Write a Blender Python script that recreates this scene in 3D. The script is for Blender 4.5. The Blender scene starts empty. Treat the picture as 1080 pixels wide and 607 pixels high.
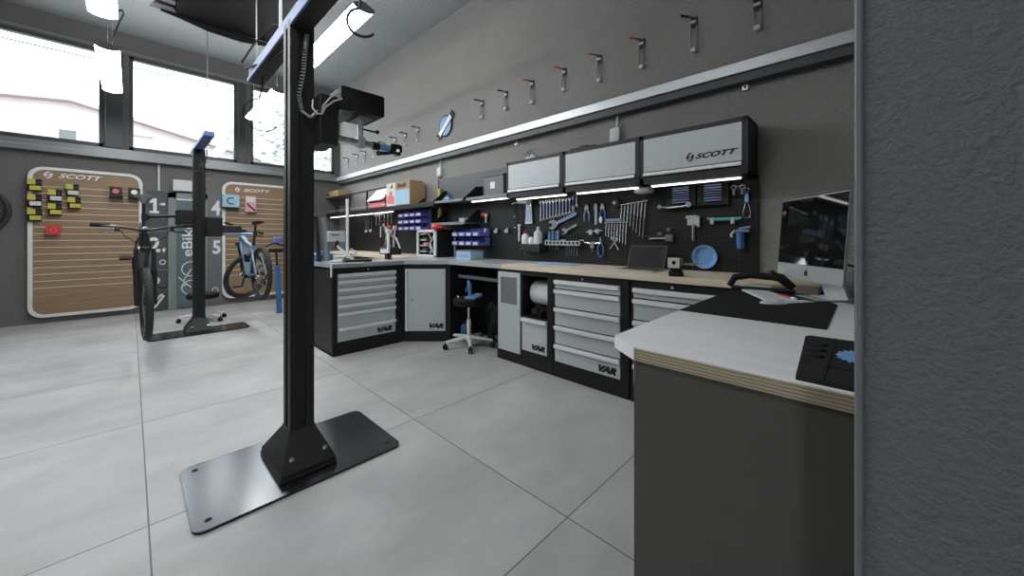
import bpy, bmesh, math, random
from mathutils import Vector as V, Matrix as M4, noise
PI = math.pi
R = math.radians
random.seed(7)
SC = bpy.context.scene
COL = SC.collection

# ------------------------------------------------------------------ materials
def new_mat(name):
    m = bpy.data.materials.new(name); m.use_nodes = True
    nt = m.node_tree
    return m, nt, nt.nodes['Principled BSDF']

def mat(name, col, rough=.5, metal=0., var=.06, scale=30., bump=0., bscale=200., spec=.5, coat=0.):
    m, nt, b = new_mat(name)
    b.inputs['Roughness'].default_value = rough
    b.inputs['Metallic'].default_value = metal
    b.inputs['Specular IOR Level'].default_value = spec
    b.inputs['Coat Weight'].default_value = coat
    g = nt.nodes.new('ShaderNodeNewGeometry')
    n = nt.nodes.new('ShaderNodeTexNoise'); n.inputs['Scale'].default_value = scale
    n.inputs['Detail'].default_value = 3
    nt.links.new(g.outputs['Position'], n.inputs['Vector'])
    mx = nt.nodes.new('ShaderNodeMix'); mx.data_type = 'RGBA'
    mx.inputs[6].default_value = tuple(c*(1-var) for c in col)+(1,)
    mx.inputs[7].default_value = tuple(min(1, c*(1+var)) for c in col)+(1,)
    nt.links.new(n.outputs['Fac'], mx.inputs[0])
    nt.links.new(mx.outputs[2], b.inputs['Base Color'])
    if bump:
        n2 = nt.nodes.new('ShaderNodeTexNoise'); n2.inputs['Scale'].default_value = bscale
        n2.inputs['Detail'].default_value = 4
        nt.links.new(g.outputs['Position'], n2.inputs['Vector'])
        bp = nt.nodes.new('ShaderNodeBump'); bp.inputs['Strength'].default_value = bump
        bp.inputs['Distance'].default_value = .004
        nt.links.new(n2.outputs['Fac'], bp.inputs['Height'])
        nt.links.new(bp.outputs['Normal'], b.inputs['Normal'])
    return m

def emit(name, col, s):
    m, nt, b = new_mat(name)
    b.inputs['Base Color'].default_value = (.9, .9, .9, 1)
    b.inputs['Emission Color'].default_value = col+(1,)
    b.inputs['Emission Strength'].default_value = s
    return m

def glass_mat(name, tint=(1, 1, 1), refl=.06):
    m = bpy.data.materials.new(name); m.use_nodes = True
    nt = m.node_tree; nt.nodes.clear()
    o = nt.nodes.new('ShaderNodeOutputMaterial')
    t = nt.nodes.new('ShaderNodeBsdfTransparent'); t.inputs[0].default_value = tint+(1,)
    g = nt.nodes.new('ShaderNodeBsdfGlossy'); g.inputs['Roughness'].default_value = .02
    x = nt.nodes.new('ShaderNodeMixShader'); x.inputs[0].default_value = refl
    nt.links.new(t.outputs[0], x.inputs[1]); nt.links.new(g.outputs[0], x.inputs[2])
    nt.links.new(x.outputs[0], o.inputs[0])
    return m

def math_node(nt, op, a, b=None):
    n = nt.nodes.new('ShaderNodeMath'); n.operation = op
    for i, v in enumerate((a, b)):
        if v is None: continue
        if isinstance(v, (int, float)): n.inputs[i].default_value = v
        else: nt.links.new(v, n.inputs[i])
    return n.outputs[0]

def floor_mat():
    m, nt, b = new_mat('floor_tile')
    g = nt.nodes.new('ShaderNodeNewGeometry')
    s = nt.nodes.new('ShaderNodeSeparateXYZ'); nt.links.new(g.outputs['Position'], s.inputs[0])
    fx = math_node(nt, 'DIVIDE', math_node(nt, 'SUBTRACT', s.outputs[0], .056), 1.352)
    fy = math_node(nt, 'DIVIDE', math_node(nt, 'SUBTRACT', s.outputs[1], 1.003), 1.327)
    def line(f):
        d = math_node(nt, 'SUBTRACT', f, math_node(nt, 'ROUND', f))
        return math_node(nt, 'LESS_THAN', math_node(nt, 'ABSOLUTE', d), .0022)
    gr = math_node(nt, 'MAXIMUM', line(fx), line(fy))
    wn = nt.nodes.new('ShaderNodeTexWhiteNoise'); wn.noise_dimensions = '2D'
    cb = nt.nodes.new('ShaderNodeCombineXYZ')
    nt.links.new(math_node(nt, 'FLOOR', fx), cb.inputs[0]); nt.links.new(math_node(nt, 'FLOOR', fy), cb.inputs[1])
    nt.links.new(cb.outputs[0], wn.inputs['Vector'])
    mp = nt.nodes.new('ShaderNodeMapping'); mp.inputs['Scale'].default_value = (.9, 1.5, 1)
    nt.links.new(g.outputs['Position'], mp.inputs[0])
    off = nt.nodes.new('ShaderNodeVectorMath'); off.operation = 'ADD'
    nt.links.new(mp.outputs[0], off.inputs[0])
    sc = nt.nodes.new('ShaderNodeVectorMath'); sc.operation = 'SCALE'; sc.inputs['Scale'].default_value = 7
    nt.links.new(wn.outputs['Color'], sc.inputs[0]); nt.links.new(sc.outputs[0], off.inputs[1])
    n = nt.nodes.new('ShaderNodeTexNoise'); n.inputs['Scale'].default_value = 1.4; n.inputs['Detail'].default_value = 7
    n.inputs['Roughness'].default_value = .6
    nt.links.new(off.outputs[0], n.inputs['Vector'])
    r = nt.nodes.new('ShaderNodeValToRGB')
    r.color_ramp.elements[0].position = .3; r.color_ramp.elements[0].color = (.30, .295, .285, 1)
    r.color_ramp.elements[1].position = .72; r.color_ramp.elements[1].color = (.43, .425, .415, 1)
    nt.links.new(n.outputs['Fac'], r.inputs[0])
    mx = nt.nodes.new('ShaderNodeMix'); mx.data_type = 'RGBA'
    nt.links.new(gr, mx.inputs[0]); nt.links.new(r.outputs[0], mx.inputs[6]); mx.inputs[7].default_value = (.10, .10, .10, 1)
    nt.links.new(mx.outputs[2], b.inputs['Base Color'])
    n3 = nt.nodes.new('ShaderNodeTexNoise'); n3.inputs['Scale'].default_value = 5; n3.inputs['Detail'].default_value = 6
    nt.links.new(g.outputs['Position'], n3.inputs['Vector'])
    nt.links.new(math_node(nt, 'ADD', math_node(nt, 'MULTIPLY', n3.outputs['Fac'], .25), .40), b.inputs['Roughness'])
    b.inputs['Specular IOR Level'].default_value = .28
    return m

def wall_mat(name, col, strength=.55, sc=55):
    m, nt, b = new_mat(name)
    g = nt.nodes.new('ShaderNodeNewGeometry')
    n = nt.nodes.new('ShaderNodeTexNoise'); n.inputs['Scale'].default_value = 1.3; n.inputs['Detail'].default_value = 6
    nt.links.new(g.outputs['Position'], n.inputs['Vector'])
    mx = nt.nodes.new('ShaderNodeMix'); mx.data_type = 'RGBA'
    mx.inputs[6].default_value = tuple(c*.86 for c in col)+(1,); mx.inputs[7].default_value = tuple(c*1.14 for c in col)+(1,)
    nt.links.new(n.outputs['Fac'], mx.inputs[0]); nt.links.new(mx.outputs[2], b.inputs['Base Color'])
    b.inputs['Roughness'].default_value = .75; b.inputs['Specular IOR Level'].default_value = .3
    n2 = nt.nodes.new('ShaderNodeTexNoise'); n2.inputs['Scale'].default_value = sc; n2.inputs['Detail'].default_value = 5
    n2.inputs['Roughness'].default_value = .55
    nt.links.new(g.outputs['Position'], n2.inputs['Vector'])
    bp = nt.nodes.new('ShaderNodeBump'); bp.inputs['Strength'].default_value = min(1, strength*1.7); bp.inputs['Distance'].default_value = .02
    nt.links.new(n2.outputs['Fac'], bp.inputs['Height']); nt.links.new(bp.outputs['Normal'], b.inputs['Normal'])
    return m

def peg_mat(name, col, hole):
    m, nt, b = new_mat(name)
    g = nt.nodes.new('ShaderNodeNewGeometry')
    s = nt.nodes.new('ShaderNodeSeparateXYZ'); nt.links.new(g.outputs['Position'], s.inputs[0])
    def cen(o):
        f = math_node(nt, 'DIVIDE', o, .038)
        d = math_node(nt, 'SUBTRACT', f, math_node(nt, 'ROUND', f))
        return math_node(nt, 'MULTIPLY', d, d)
    d2 = math_node(nt, 'ADD', cen(s.outputs[1]), cen(s.outputs[2]))
    h = math_node(nt, 'LESS_THAN', d2, .055)
    mx = nt.nodes.new('ShaderNodeMix'); mx.data_type = 'RGBA'
    nt.links.new(h, mx.inputs[0]); mx.inputs[6].default_value = col+(1,); mx.inputs[7].default_value = hole+(1,)
    nt.links.new(mx.outputs[2], b.inputs['Base Color'])
    b.inputs['Roughness'].default_value = .42; b.inputs['Specular IOR Level'].default_value = .35
    return m

def wood_mat(name, c1, c2, axis=1, scale=6., rough=.45):
    m, nt, b = new_mat(name)
    g = nt.nodes.new('ShaderNodeNewGeometry')
    mp = nt.nodes.new('ShaderNodeMapping')
    s = [6., 6., 6.]; s[axis] = .5
    mp.inputs['Scale'].default_value = s
    nt.links.new(g.outputs['Position'], mp.inputs[0])
    n = nt.nodes.new('ShaderNodeTexNoise'); n.inputs['Scale'].default_value = scale; n.inputs['Detail'].default_value = 6
    nt.links.new(mp.outputs[0], n.inputs['Vector'])
    r = nt.nodes.new('ShaderNodeValToRGB')
    r.color_ramp.elements[0].position = .3; r.color_ramp.elements[0].color = c1+(1,)
    r.color_ramp.elements[1].position = .7; r.color_ramp.elements[1].color = c2+(1,)
    nt.links.new(n.outputs['Fac'], r.inputs[0]); nt.links.new(r.outputs[0], b.inputs['Base Color'])
    b.inputs['Roughness'].default_value = rough
    return m

def ply_mat():
    m, nt, b = new_mat('plywood_edge')
    g = nt.nodes.new('ShaderNodeNewGeometry')
    s = nt.nodes.new('ShaderNodeSeparateXYZ'); nt.links.new(g.outputs['Position'], s.inputs[0])
    n = nt.nodes.new('ShaderNodeTexNoise'); n.inputs['Scale'].default_value = 18; n.inputs['Detail'].default_value = 3
    nt.links.new(g.outputs['Position'], n.inputs['Vector'])
    z = math_node(nt, 'ADD', math_node(nt, 'MULTIPLY', s.outputs[2], 1/.0085), math_node(nt, 'MULTIPLY', n.outputs['Fac'], .5))
    f = math_node(nt, 'FRACT', z)
    r = nt.nodes.new('ShaderNodeValToRGB')
    r.color_ramp.elements[0].position = .15; r.color_ramp.elements[0].color = (.13, .10, .065, 1)
    r.color_ramp.elements[1].position = .45; r.color_ramp.elements[1].color = (.34, .275, .19, 1)
    nt.links.new(f, r.inputs[0]); nt.links.new(r.outputs[0], b.inputs['Base Color'])
    b.inputs['Roughness'].default_value = .6
    return m

K = {}
K['floor'] = floor_mat()
K['wall'] = wall_mat('wall_stucco', (.275, .265, .25))
K['wall_dark'] = wall_mat('wall_stucco_dark', (.14, .136, .13), .35)
K['jamb'] = wall_mat('wall_stucco_coarse', (.125, .133, .132), .42, 70)
K['ceiling'] = wall_mat('ceiling_plaster', (.26, .275, .275), .7, 25)
K['black'] = mat('black_paint', (.011, .0105, .010), .5, spec=.3)
K['black_gloss'] = mat('black_gloss', (.012, .012, .013), .16)
K['plate'] = mat('black_steel_plate', (.010, .011, .013), .2, 0, .3, 14, .05, 60)
K['black_matt'] = mat('black_rubber', (.008, .0078, .0075), .75, spec=.25)
K['anthracite'] = mat('anthracite_paint', (.022, .0215, .021), .5, spec=.35)
K['unit_black'] = mat('matt_black_casing', (.006, .0058, .0055), .8, spec=.15)
K['front'] = mat('light_grey_paint', (.50, .525, .53), .38)
K['front_dark'] = mat('grey_mesh_panel', (.16, .17, .175), .4)
K['alu'] = mat('brushed_aluminium', (.84, .85, .86), .32, .25)
K['alu_soft'] = mat('satin_aluminium', (.50, .515, .52), .42, .65)
K['steel'] = mat('chrome_steel', (.72, .73, .75), .22, .95)
K['worksteel'] = mat('worktop_steel', (.47, .48, .49), .33, .35)
K['bench_wood'] = wood_mat('bench_wood', (.60, .495, .375), (.72, .61, .48), 1, 5)
K['bench_wood'].node_tree.nodes['Principled BSDF'].inputs['Roughness'].default_value = .5
K['desk_top'] = wood_mat('pale_grey_laminate', (.65, .655, .65), (.72, .725, .72), 1, 4, .45)
K['ply'] = ply_mat()
K['desk_panel'] = mat('dark_grey_panel', (.058, .053, .048), .5, 0, .08, 8, .1, 250)
K['slat'] = wood_mat('oak_slatboard', (.21, .135, .07), (.29, .19, .105), 0, 5)
K['groove'] = mat('pale_groove_strip', (.55, .50, .42), .5)
K['white'] = mat('white_plastic', (.72, .73, .73), .4)
K['white_sign'] = mat('white_print', (.66, .66, .65), .6)
K['off_white'] = mat('off_white_metal', (.55, .56, .56), .45)
K['blue'] = mat('blue_plastic', (.045, .14, .36), .4)
K['blue_light'] = mat('pale_blue_plastic', (.16, .33, .60), .4)
K['blue_bin'] = mat('violet_blue_bin', (.15, .155, .48), .4)
K['blue_rail'] = mat('blue_anodised', (.11, .16, .33), .5, .1)
K['blue_tool'] = mat('blue_chrome', (.30, .38, .62), .3, .5)
K['cyan'] = mat('cyan_handle', (.10, .36, .46), .4)
K['cyan_pale'] = mat('pale_cyan_steel', (.38, .54, .60), .3, .4)
K['red'] = mat('red_plastic', (.55, .03, .03), .4)
K['pink'] = mat('pink_print', (.62, .30, .34), .6)
K['yellow'] = mat('yellow_print', (.50, .43, .06), .5)
K['card'] = mat('cardboard', (.36, .24, .13), .8)
K['card_pale'] = mat('pale_cardboard', (.62, .58, .54), .8)
K['print_blue'] = mat('pale_blue_print', (.32, .48, .60), .7)
K['print_red'] = mat('red_print', (.60, .16, .17), .7)
K['frame'] = mat('window_frame', (.045, .05, .05), .45)
K['panel_dark'] = mat('charcoal_panel', (.055, .058, .06), .5)
K['panel_grey'] = mat('grey_panel', (.19, .20, .205), .5)
K['panel_mid'] = mat('mid_grey_panel', (.13, .135, .14), .5)
K['panel_teal'] = mat('teal_grey_panel', (.085, .13, .14), .45)
K['screen'] = mat('black_screen_glass', (.006, .006, .006), .05, coat=.6)
K['screen_mac'] = mat('black_monitor_glass', (.005, .005, .005), .04)
K['paper'] = mat('white_paper', (.72, .72, .74), .7)
K['rubber'] = mat('tyre_rubber', (.018, .018, .018), .65, 0, .2, 60, .5, 150)
K['frame_blue'] = mat('pale_blue_frame_paint', (.16, .26, .38), .3)
K['frame_black'] = mat('black_frame_paint', (.016, .016, .018), .3)
K['teal'] = mat('teal_bottle', (.03, .13, .18), .35)
K['lamp'] = emit('lamp_diffuser', (.95, .98, 1.), 22.)
K['led'] = emit('led_diffuser', (1., .98, .94), 1.9)
K['glass'] = glass_mat('window_glass')
K['acrylic'] = glass_mat('door_pane', (.55, .56, .57), .1)
K['peg'] = peg_mat('pegboard_black', (.014, .0138, .0135), (.003, .003, .003))
K['peg_grey'] = peg_mat('pegboard_grey', (.07, .075, .078), (.015, .015, .016))
K['house'] = mat('pale_render', (.33, .285, .28), .9)
K['roof'] = mat('pale_pink_roof', (.27, .20, .19), .9)
K['leaf'] = mat('pale_leaves', (.21, .235, .21), .8, 0, .5, 5)
K['bark'] = mat('bark', (.20, .17, .14), .9)
K['ground'] = mat('pale_paving', (.3, .3, .29), .9)
K['tray'] = mat('black_foam', (.011, .0105, .0105), .65, spec=.3)
K['wire'] = mat('grey_wire', (.30, .30, .31), .4, .4)

# ------------------------------------------------------------------ mesh builder
class MB:
    def __init__(s): s.bm = bmesh.new()
    def _x(s, verts, mtx):
        if mtx is not None: bmesh.ops.transform(s.bm, matrix=mtx, verts=verts)
    def box(s, x0, x1, y0, y1, z0, z1, bev=0., mtx=None, seg=1):
        bm = bmesh.new()
        bmesh.ops.create_cube(bm, size=1)
        bmesh.ops.transform(bm, matrix=M4.Translation(((x0+x1)/2, (y0+y1)/2, (z0+z1)/2)) @ M4.Diagonal((abs(x1-x0), abs(y1-y0), abs(z1-z0), 1)), verts=bm.verts)
        if bev: bmesh.ops.bevel(bm, geom=bm.edges[:], offset=bev, segments=seg, affect='EDGES', profile=.5)
        if mtx is not None: bmesh.ops.transform(bm, matrix=mtx, verts=bm.verts)
        return s._merge(bm)
    def _merge(s, bm):
        me = bpy.data.meshes.new('tmp'); bm.to_mesh(me); bm.free()
        s.bm.from_mesh(me); bpy.data.meshes.remove(me)
        return s
    def cyl(s, p0, p1, r0, r1=None, n=16, bev=0.):
        p0, p1 = V(p0), V(p1); r1 = r0 if r1 is None else r1
        d = p1-p0; L = d.length
        bm = bmesh.new()
        bmesh.ops.create_cone(bm, cap_ends=True, segments=n, radius1=r0, radius2=r1, depth=L)
        if bev: bmesh.ops.bevel(bm, geom=[e for e in bm.edges if any(len(f.verts) > 4 for f in e.link_faces)], offset=bev, segments=2, affect='EDGES')
        q = d.to_track_quat('Z', 'Y').to_matrix().to_4x4()
        bmesh.ops.transform(bm, matrix=M4.Translation((p0+p1)/2) @ q, verts=bm.verts)
        return s._merge(bm)
    def tube(s, pts, r, n=8, closed=False):
        pts = [V(p) for p in pts]; bm = bmesh.new(); rings = []
        m = len(pts); up = None
        for i, p in enumerate(pts):
            a = pts[(i-1) % m] if (closed or i) else p
            b = pts[(i+1) % m] if (closed or i < m-1) else p
            t = (b-a)
            if t.length < 1e-9: t = V((0, 0, 1))
            t.normalize()
            if up is None:
                up = V((0, 0, 1)) if abs(t.z) < .9 else V((1, 0, 0))
            sd = t.cross(up)
            if sd.length < 1e-5: sd = t.orthogonal()
            sd.normalize(); up = sd.cross(t).normalized()
            rr = r[i] if isinstance(r, (list, tuple)) else r
            rings.append([bm.verts.new(p+(sd*math.cos(2*PI*k/n)+up*math.sin(2*PI*k/n))*rr) for k in range(n)])
        for i in range(m if closed else m-1):
            A, B = rings[i], rings[(i+1) % m]
            for k in range(n): bm.faces.new((A[k], A[(k+1) % n], B[(k+1) % n], B[k]))
        if not closed:
            bm.faces.new(rings[0][::-1]); bm.faces.new(rings[-1])
        return s._merge(bm)
    def ring(s, c, axis, R0, r, n=32, k=8):
        c = V(c); q = V(axis).to_track_quat('Z', 'Y')
        return s.tube([c+q @ V((R0*math.cos(2*PI*i/n), R0*math.sin(2*PI*i/n), 0)) for i in range(n)], r, k, True)
    def prism(s, poly, y0, y1, plane='xz', mtx=None):
        """poly in a plane, extruded along the third axis"""
        bm = bmesh.new()
        f = {'xz': lambda u, w, t: (u, t, w), 'xy': lambda u, w, t: (u, w, t), 'yz': lambda u, w, t: (t, u, w)}[plane]
        a = [bm.verts.new(f(u, w, y0)) for u, w in poly]; b = [bm.verts.new(f(u, w, y1)) for u, w in poly]
        n = len(poly)
        bm.faces.new(a); bm.faces.new(b[::-1])
        for i in range(n): bm.faces.new((a[i], b[i], b[(i+1) % n], a[(i+1) % n]))
        bmesh.ops.recalc_face_normals(bm, faces=bm.faces)
        if mtx is not None: bmesh.ops.transform(bm, matrix=mtx, verts=bm.verts)
        return s._merge(bm)
    def lathe(s, prof, c=(0, 0, 0), axis=(0, 0, 1), n=24):
        c = V(c); q = V(axis).to_track_quat('Z', 'Y'); bm = bmesh.new(); rings = []
        for r, z in prof:
            rings.append([bm.verts.new(c+q @ V((max(r, 1e-4)*math.cos(2*PI*k/n), max(r, 1e-4)*math.sin(2*PI*k/n), z))) for k in range(n)])
        for A, B in zip(rings, rings[1:]):
            for k in range(n): bm.faces.new((A[k], A[(k+1) % n], B[(k+1) % n], B[k]))
        bm.faces.new(rings[0][::-1]); bm.faces.new(rings[-1])
        bmesh.ops.recalc_face_normals(bm, faces=bm.faces)
        return s._merge(bm)
    def ball(s, c, r, sub=2, sc=(1, 1, 1)):
        bm = bmesh.new(); bmesh.ops.create_icosphere(bm, subdivisions=sub, radius=r)
        bmesh.ops.transform(bm, matrix=M4.Translation(c) @ M4.Diagonal((*sc, 1)), verts=bm.verts)
        return s._merge(bm)
    def text(s, txt, x0, x1, z0, z1, y, depth=.002, shear=0., bold=.0, mtx=None):
        """lettering in the xz plane, facing -y"""
        cu = bpy.data.curves.new('lettering', 'FONT'); cu.body = txt; cu.shear = shear; cu.offset = bold
        cu.extrude = .01; cu.resolution_u = 3
        o = bpy.data.objects.new('lettering', cu); COL.objects.link(o)
        dg = bpy.context.evaluated_depsgraph_get()
        me = bpy.data.meshes.new_from_object(o.evaluated_get(dg))
        bpy.data.objects.remove(o); bpy.data.curves.remove(cu)
        bm = bmesh.new(); bm.from_mesh(me); bpy.data.meshes.remove(me)
        xs = [v.co.x for v in bm.verts]; ys = [v.co.y for v in bm.verts]
        a, b, c, d = min(xs), max(xs), min(ys), max(ys)
        for v in bm.verts:
            u = x0+(v.co.x-a)/(b-a)*(x1-x0); w = z0+(v.co.y-c)/(d-c)*(z1-z0)
            v.co = V((u, y-(depth if v.co.z > 0 else 0), w))
        if mtx is not None: bmesh.ops.transform(bm, matrix=mtx, verts=bm.verts)
        return s._merge(bm)
    def xf(s, mtx): bmesh.ops.transform(s.bm, matrix=mtx, verts=s.bm.verts); return s
    def build(s, name, m, parent=None, label=None, smooth=True):
        me = bpy.data.meshes.new(name); s.bm.normal_update(); s.bm.to_mesh(me); s.bm.free()
        o = bpy.data.objects.new(name, me); COL.objects.link(o)
        me.materials.append(K[m] if isinstance(m, str) else m)
        if smooth:
            for p in me.polygons: p.use_smooth = True
            try: me.set_sharp_from_angle(angle=R(35))
            except Exception: pass
        if parent is not None: o.parent = parent
        if label: o['label'] = label
        return o

def tag(o, label, cat, group=None):
    o['label'] = label; o['category'] = cat
    if group: o['group'] = group
    return o
def thing(name, label, cat, loc=(0, 0, 0), rz=0., group=None, rot=None):
    o = bpy.data.objects.new(name, None); COL.objects.link(o)
    o.empty_display_size = .05
    o.location = loc; o.rotation_euler = rot or (0, 0, R(rz))
    return tag(o, label, cat, group)
def put(o, loc, rz=0.):
    o.location = loc; o.rotation_euler = (0, 0, R(rz)); return o
def struct(name, mb, m, parent=None):
    o = mb.build(name, m, parent, smooth=False)
    o['kind'] = 'structure'
    return o
def copy_tree(src, label, loc, rot=None):
    c = src.copy(); COL.objects.link(c); c['label'] = label; c.location = loc
    if rot is not None: c.rotation_euler = rot
    for ch in list(src.children):
        d = ch.copy(); COL.objects.link(d); d.parent = c
        for g in list(ch.children):
            e = g.copy(); COL.objects.link(e); e.parent = d
    return c
ORD = ['first', 'second', 'third', 'fourth', 'fifth', 'sixth', 'seventh', 'eighth', 'ninth', 'tenth', 'eleventh', 'twelfth', 'thirteenth', 'fourteenth', 'fifteenth', 'sixteenth']
def arc(cx, cy, r, a0, a1, n=12): return [(cx+r*math.cos(R(a0+(a1-a0)*i/n)), cy+r*math.sin(R(a0+(a1-a0)*i/n))) for i in range(n+1)]
def rrect(x0, x1, y0, y1, r, n=6):
    return arc(x1-r, y1-r, r, 0, 90, n)+arc(x0+r, y1-r, r, 90, 180, n)+arc(x0+r, y0+r, r, 180, 270, n)+arc(x1-r, y0+r, r, 270, 360, n)
def emblem(mb, cx, cz, h, y, d=.002):
    """two hooked half-rings leaning into one another, like an S inside a ring"""
    sk = lambda P: [(cx+u+.12*w, cz+w) for u, w in P]
    for sgn in (1, -1):
        a = [(sgn*.40*h*math.cos(R(t)), sgn*.5*h*math.sin(R(t))) for t in range(70, 226, 10)]
        c = [(sgn*.22*h*math.cos(R(t)), sgn*.31*h*math.sin(R(t))) for t in range(222, 79, -10)]
        mb.prism(sk(a+c), y-d, y)
        mb.prism(sk([(sgn*-.36*h, sgn*-.05*h), (sgn*-.20*h, sgn*.12*h), (sgn*.02*h, sgn*.0), (sgn*-.08*h, sgn*-.10*h)]), y-d, y)

XW, YB, ZC = 3.42, 8.97, 4.72
# ------------------------------------------------------------------ room shell
struct('floor', MB().box(-4.2, 3.6, -3.2, 9.2, -.1, 0), 'floor')
struct('ceiling', MB().box(-4.2, 3.6, -3.2, 9.2, ZC, ZC+.15), 'ceiling')
struct('wall_right', MB().box(XW, XW+.18, -3.2, 9.2, 0, ZC), 'wall')
struct('wall_left', MB().box(-4.2, -4.0, -3.2, 9.2, 0, ZC), 'wall')
# back wall with its band of three windows
WZ0, WZ1 = 2.76, 4.36
b = MB()
b.box(-4.0, XW, YB, YB+.22, 0, WZ0); b.box(-4.0, XW, YB, YB+.22, WZ1, ZC)
b.box(-4.0, -3.4, YB, YB+.22, WZ0, WZ1); b.box(-.31, -.02, YB, YB+.22, WZ0, WZ1); b.box(1.46, 1.68, YB, YB+.22, WZ0, WZ1); b.box(3.30, XW, YB, YB+.22, WZ0, WZ1)
struct('wall_back', b, 'wall_dark')
for i, (x0, x1) in enumerate(((-3.4, -.31), (-.02, 1.46), (1.68, 3.30))):
    f = .05
    b = MB()
    b.box(x0, x1, YB+.0, YB+.10, WZ0, WZ0+f+.02); b.box(x0, x1, YB+.0, YB+.10, WZ1-f, WZ1)
    b.box(x0, x0+f, YB+.0, YB+.10, WZ0, WZ1); b.box(x1-f, x1, YB+.0, YB+.10, WZ0, WZ1)
    w = struct('window_%d' % (i+1), b, 'frame')
    tb = MB().box(x0+f, x1-f, YB+.03, YB+.07, 4.185, 4.20)
    struct('transom', tb, 'alu_soft', w)
    g = MB().box(x0+f, x1-f, YB+.05, YB+.056, WZ0+f, WZ1-f)
    struct('pane', g, 'glass', w)
# boxed cladding on the columns between windows
b = MB(); b.box(-.29, -.09, YB-.05, YB, WZ0+.01, WZ1-.01, .004); struct('trim_3', b, 'frame')
b = MB(); b.box(1.48, 1.60, YB-.05, YB, WZ0+.01, WZ1-.01, .004); struct('trim_4', b, 'frame')
b = MB(); b.box(-4.0, XW, YB-.03, YB, 4.385, 4.42); struct('trim_5', b, 'panel_grey')
# aluminium trunking under the windows and along the tool wall
def trunk(x0, x1, y0, y1):
    b = MB(); b.box(x0, x1, y0, y1, 2.585, 2.67, .004)
    return b
b = trunk(-4.0, 3.30, YB-.12, YB); b.box(-4.0, 3.30, YB-.05, YB, 2.67, 2.76)
K['alu_shaded'] = mat('aluminium_shaded', (.23, .24, .245), .4, .4)  # trunking aluminium, darkened for its shade below the bright windows
struct('trim_1', b, 'alu_shaded')
b = MB(); b.box(3.30, 3.31, .02, YB, 2.585, 2.67, .002); b.box(3.31, XW, .02, YB, 2.585, 2.60); b.box(3.31, 3.34, .02, YB, 2.66, 2.67)
struct('trim_2', b, 'alu_soft')
struct('trim_shade_band', MB().box(3.325, XW, .02, YB-.12, 2.515, 2.584, .003), 'panel_dark')  # dark strip added to give the shade under the trunking
# entrance wall: the jamb at the right of the picture and the return on the left
b = MB(); b.box(.95, XW, -.55, .014, 0, ZC)
struct('wall_front', b, 'jamb')
b = MB(); b.box(.943, .956, .006, .018, 0, ZC, .003); struct('trim_6', b, 'panel_mid')
b = MB(); b.box(-4.0, -1.5, -.55, .014, 0, ZC); struct('wall_front_left', b, 'jamb')
b = MB(); b.box(-4.0, -2.4, -2.2, -2.0, 0, ZC); b.box(-1.2, XW, -2.2, -2.0, 0, ZC); b.box(-2.4, -1.2, -2.2, -2.0, 2.3, ZC); struct('wall_rear', b, 'wall')   # unseen doorway added behind the camera to let in daylight

# ------------------------------------------------------------------ outside, seen through the windows
struct('ground', MB().box(-40, 40, 9.3, 60, -.1, 0), 'ground')
h = thing('house', 'pale gabled house seen through the windows across the yard', 'house', (0, 25, 0))
b = MB(); b.prism([(-9, 0), (6.5, 0), (6.5, 5.3), (-1.8, 7.2), (-9, 6.4)], 0, 8); b.build('wall', 'house', h, smooth=False)
b = MB(); b.prism([(-10, 6.35), (-1.8, 7.35), (7.2, 5.3), (7.2, 5.15), (-1.8, 7.15), (-10, 6.2)], -.5, 8.4); b.build('roof', 'roof', h, smooth=False)
b = MB(); b.box(-2.15, -1.65, -.05, 0, 5.1, 5.95); w = b.build('window', 'frame', h)
b = MB(); b.box(-2.22, -2.15, -.08, 0, 5.05, 6.0); b.box(-1.65, -1.58, -.08, 0, 5.05, 6.0); b.box(-2.22, -1.58, -.08, 0, 5.95, 6.02); b.build('window_surround', 'white', w)
b = MB(); b.box(0, .75, -.06, 0, 6.08, 6.15); b.build('ledge', 'panel_mid', h)
t = thing('tree', 'pale leafy tree outside the window nearest the tool wall', 'tree', (5.2, 18.5, 0))
b = MB(); b.tube([(0, 0, 0), (.1, 0, 1.5), (0, .1, 3.2), (.1, 0, 4.6)], [.2, .17, .13, .06], 8); b.build('trunk', 'bark', t)
b = MB()
for i in range(420):
    p = V((random.gauss(0, .95), random.gauss(0, .8), 5.0+random.gauss(0, 1.15)))
    b.ball(p, random.uniform(.05, .16), 1, (1, 1, .6))
b.build('foliage', 'leaf', t)

# ------------------------------------------------------------------ pendant lamps
LG = 'linear pendant lamps under the ceiling'
def lamp_make(label, x, yc, L=1.72):
    t = thing('pendant_lamp', label, 'lamp', (x, yc, 3.38), 0, LG)
    b = MB(); b.prism([(.095*math.cos(2*PI*i/28), .034*math.sin(2*PI*i/28)) for i in range(28)], -L/2, L/2); b.build('diffuser', 'lamp', t)
    b = MB()
    for s in (-1, 1): b.prism([(.099*math.cos(2*PI*i/28), .038*math.sin(2*PI*i/28)) for i in range(28)], s*L/2, s*(L/2+.012))
    b.box(-.03, .03, -L/2-.01, L/2+.01, .032, .05, .003)
    b.build('housing', 'panel_mid', t)
    for s in (-1, 1):
        b = MB(); b.cyl((0, s*L*.42, .05), (0, s*L*.42, ZC-3.38), .0035, n=6); b.build('suspension_wire', 'wire', t)
    return t
L0 = lamp_make('white linear pendant lamp above the tall post, nearer the tool wall', 1.47, 4.15)
copy_tree(L0, 'white linear pendant lamp by the windows, half hidden by the tall post', (1.47, 6.87, 3.38))
copy_tree(L0, 'white linear pendant lamp in front of the leftmost window column', (-.18, 6.83, 3.38))
copy_tree(L0, 'white linear pendant lamp cut by the top left frame edge', (-.18, 4.26, 3.38))
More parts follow.
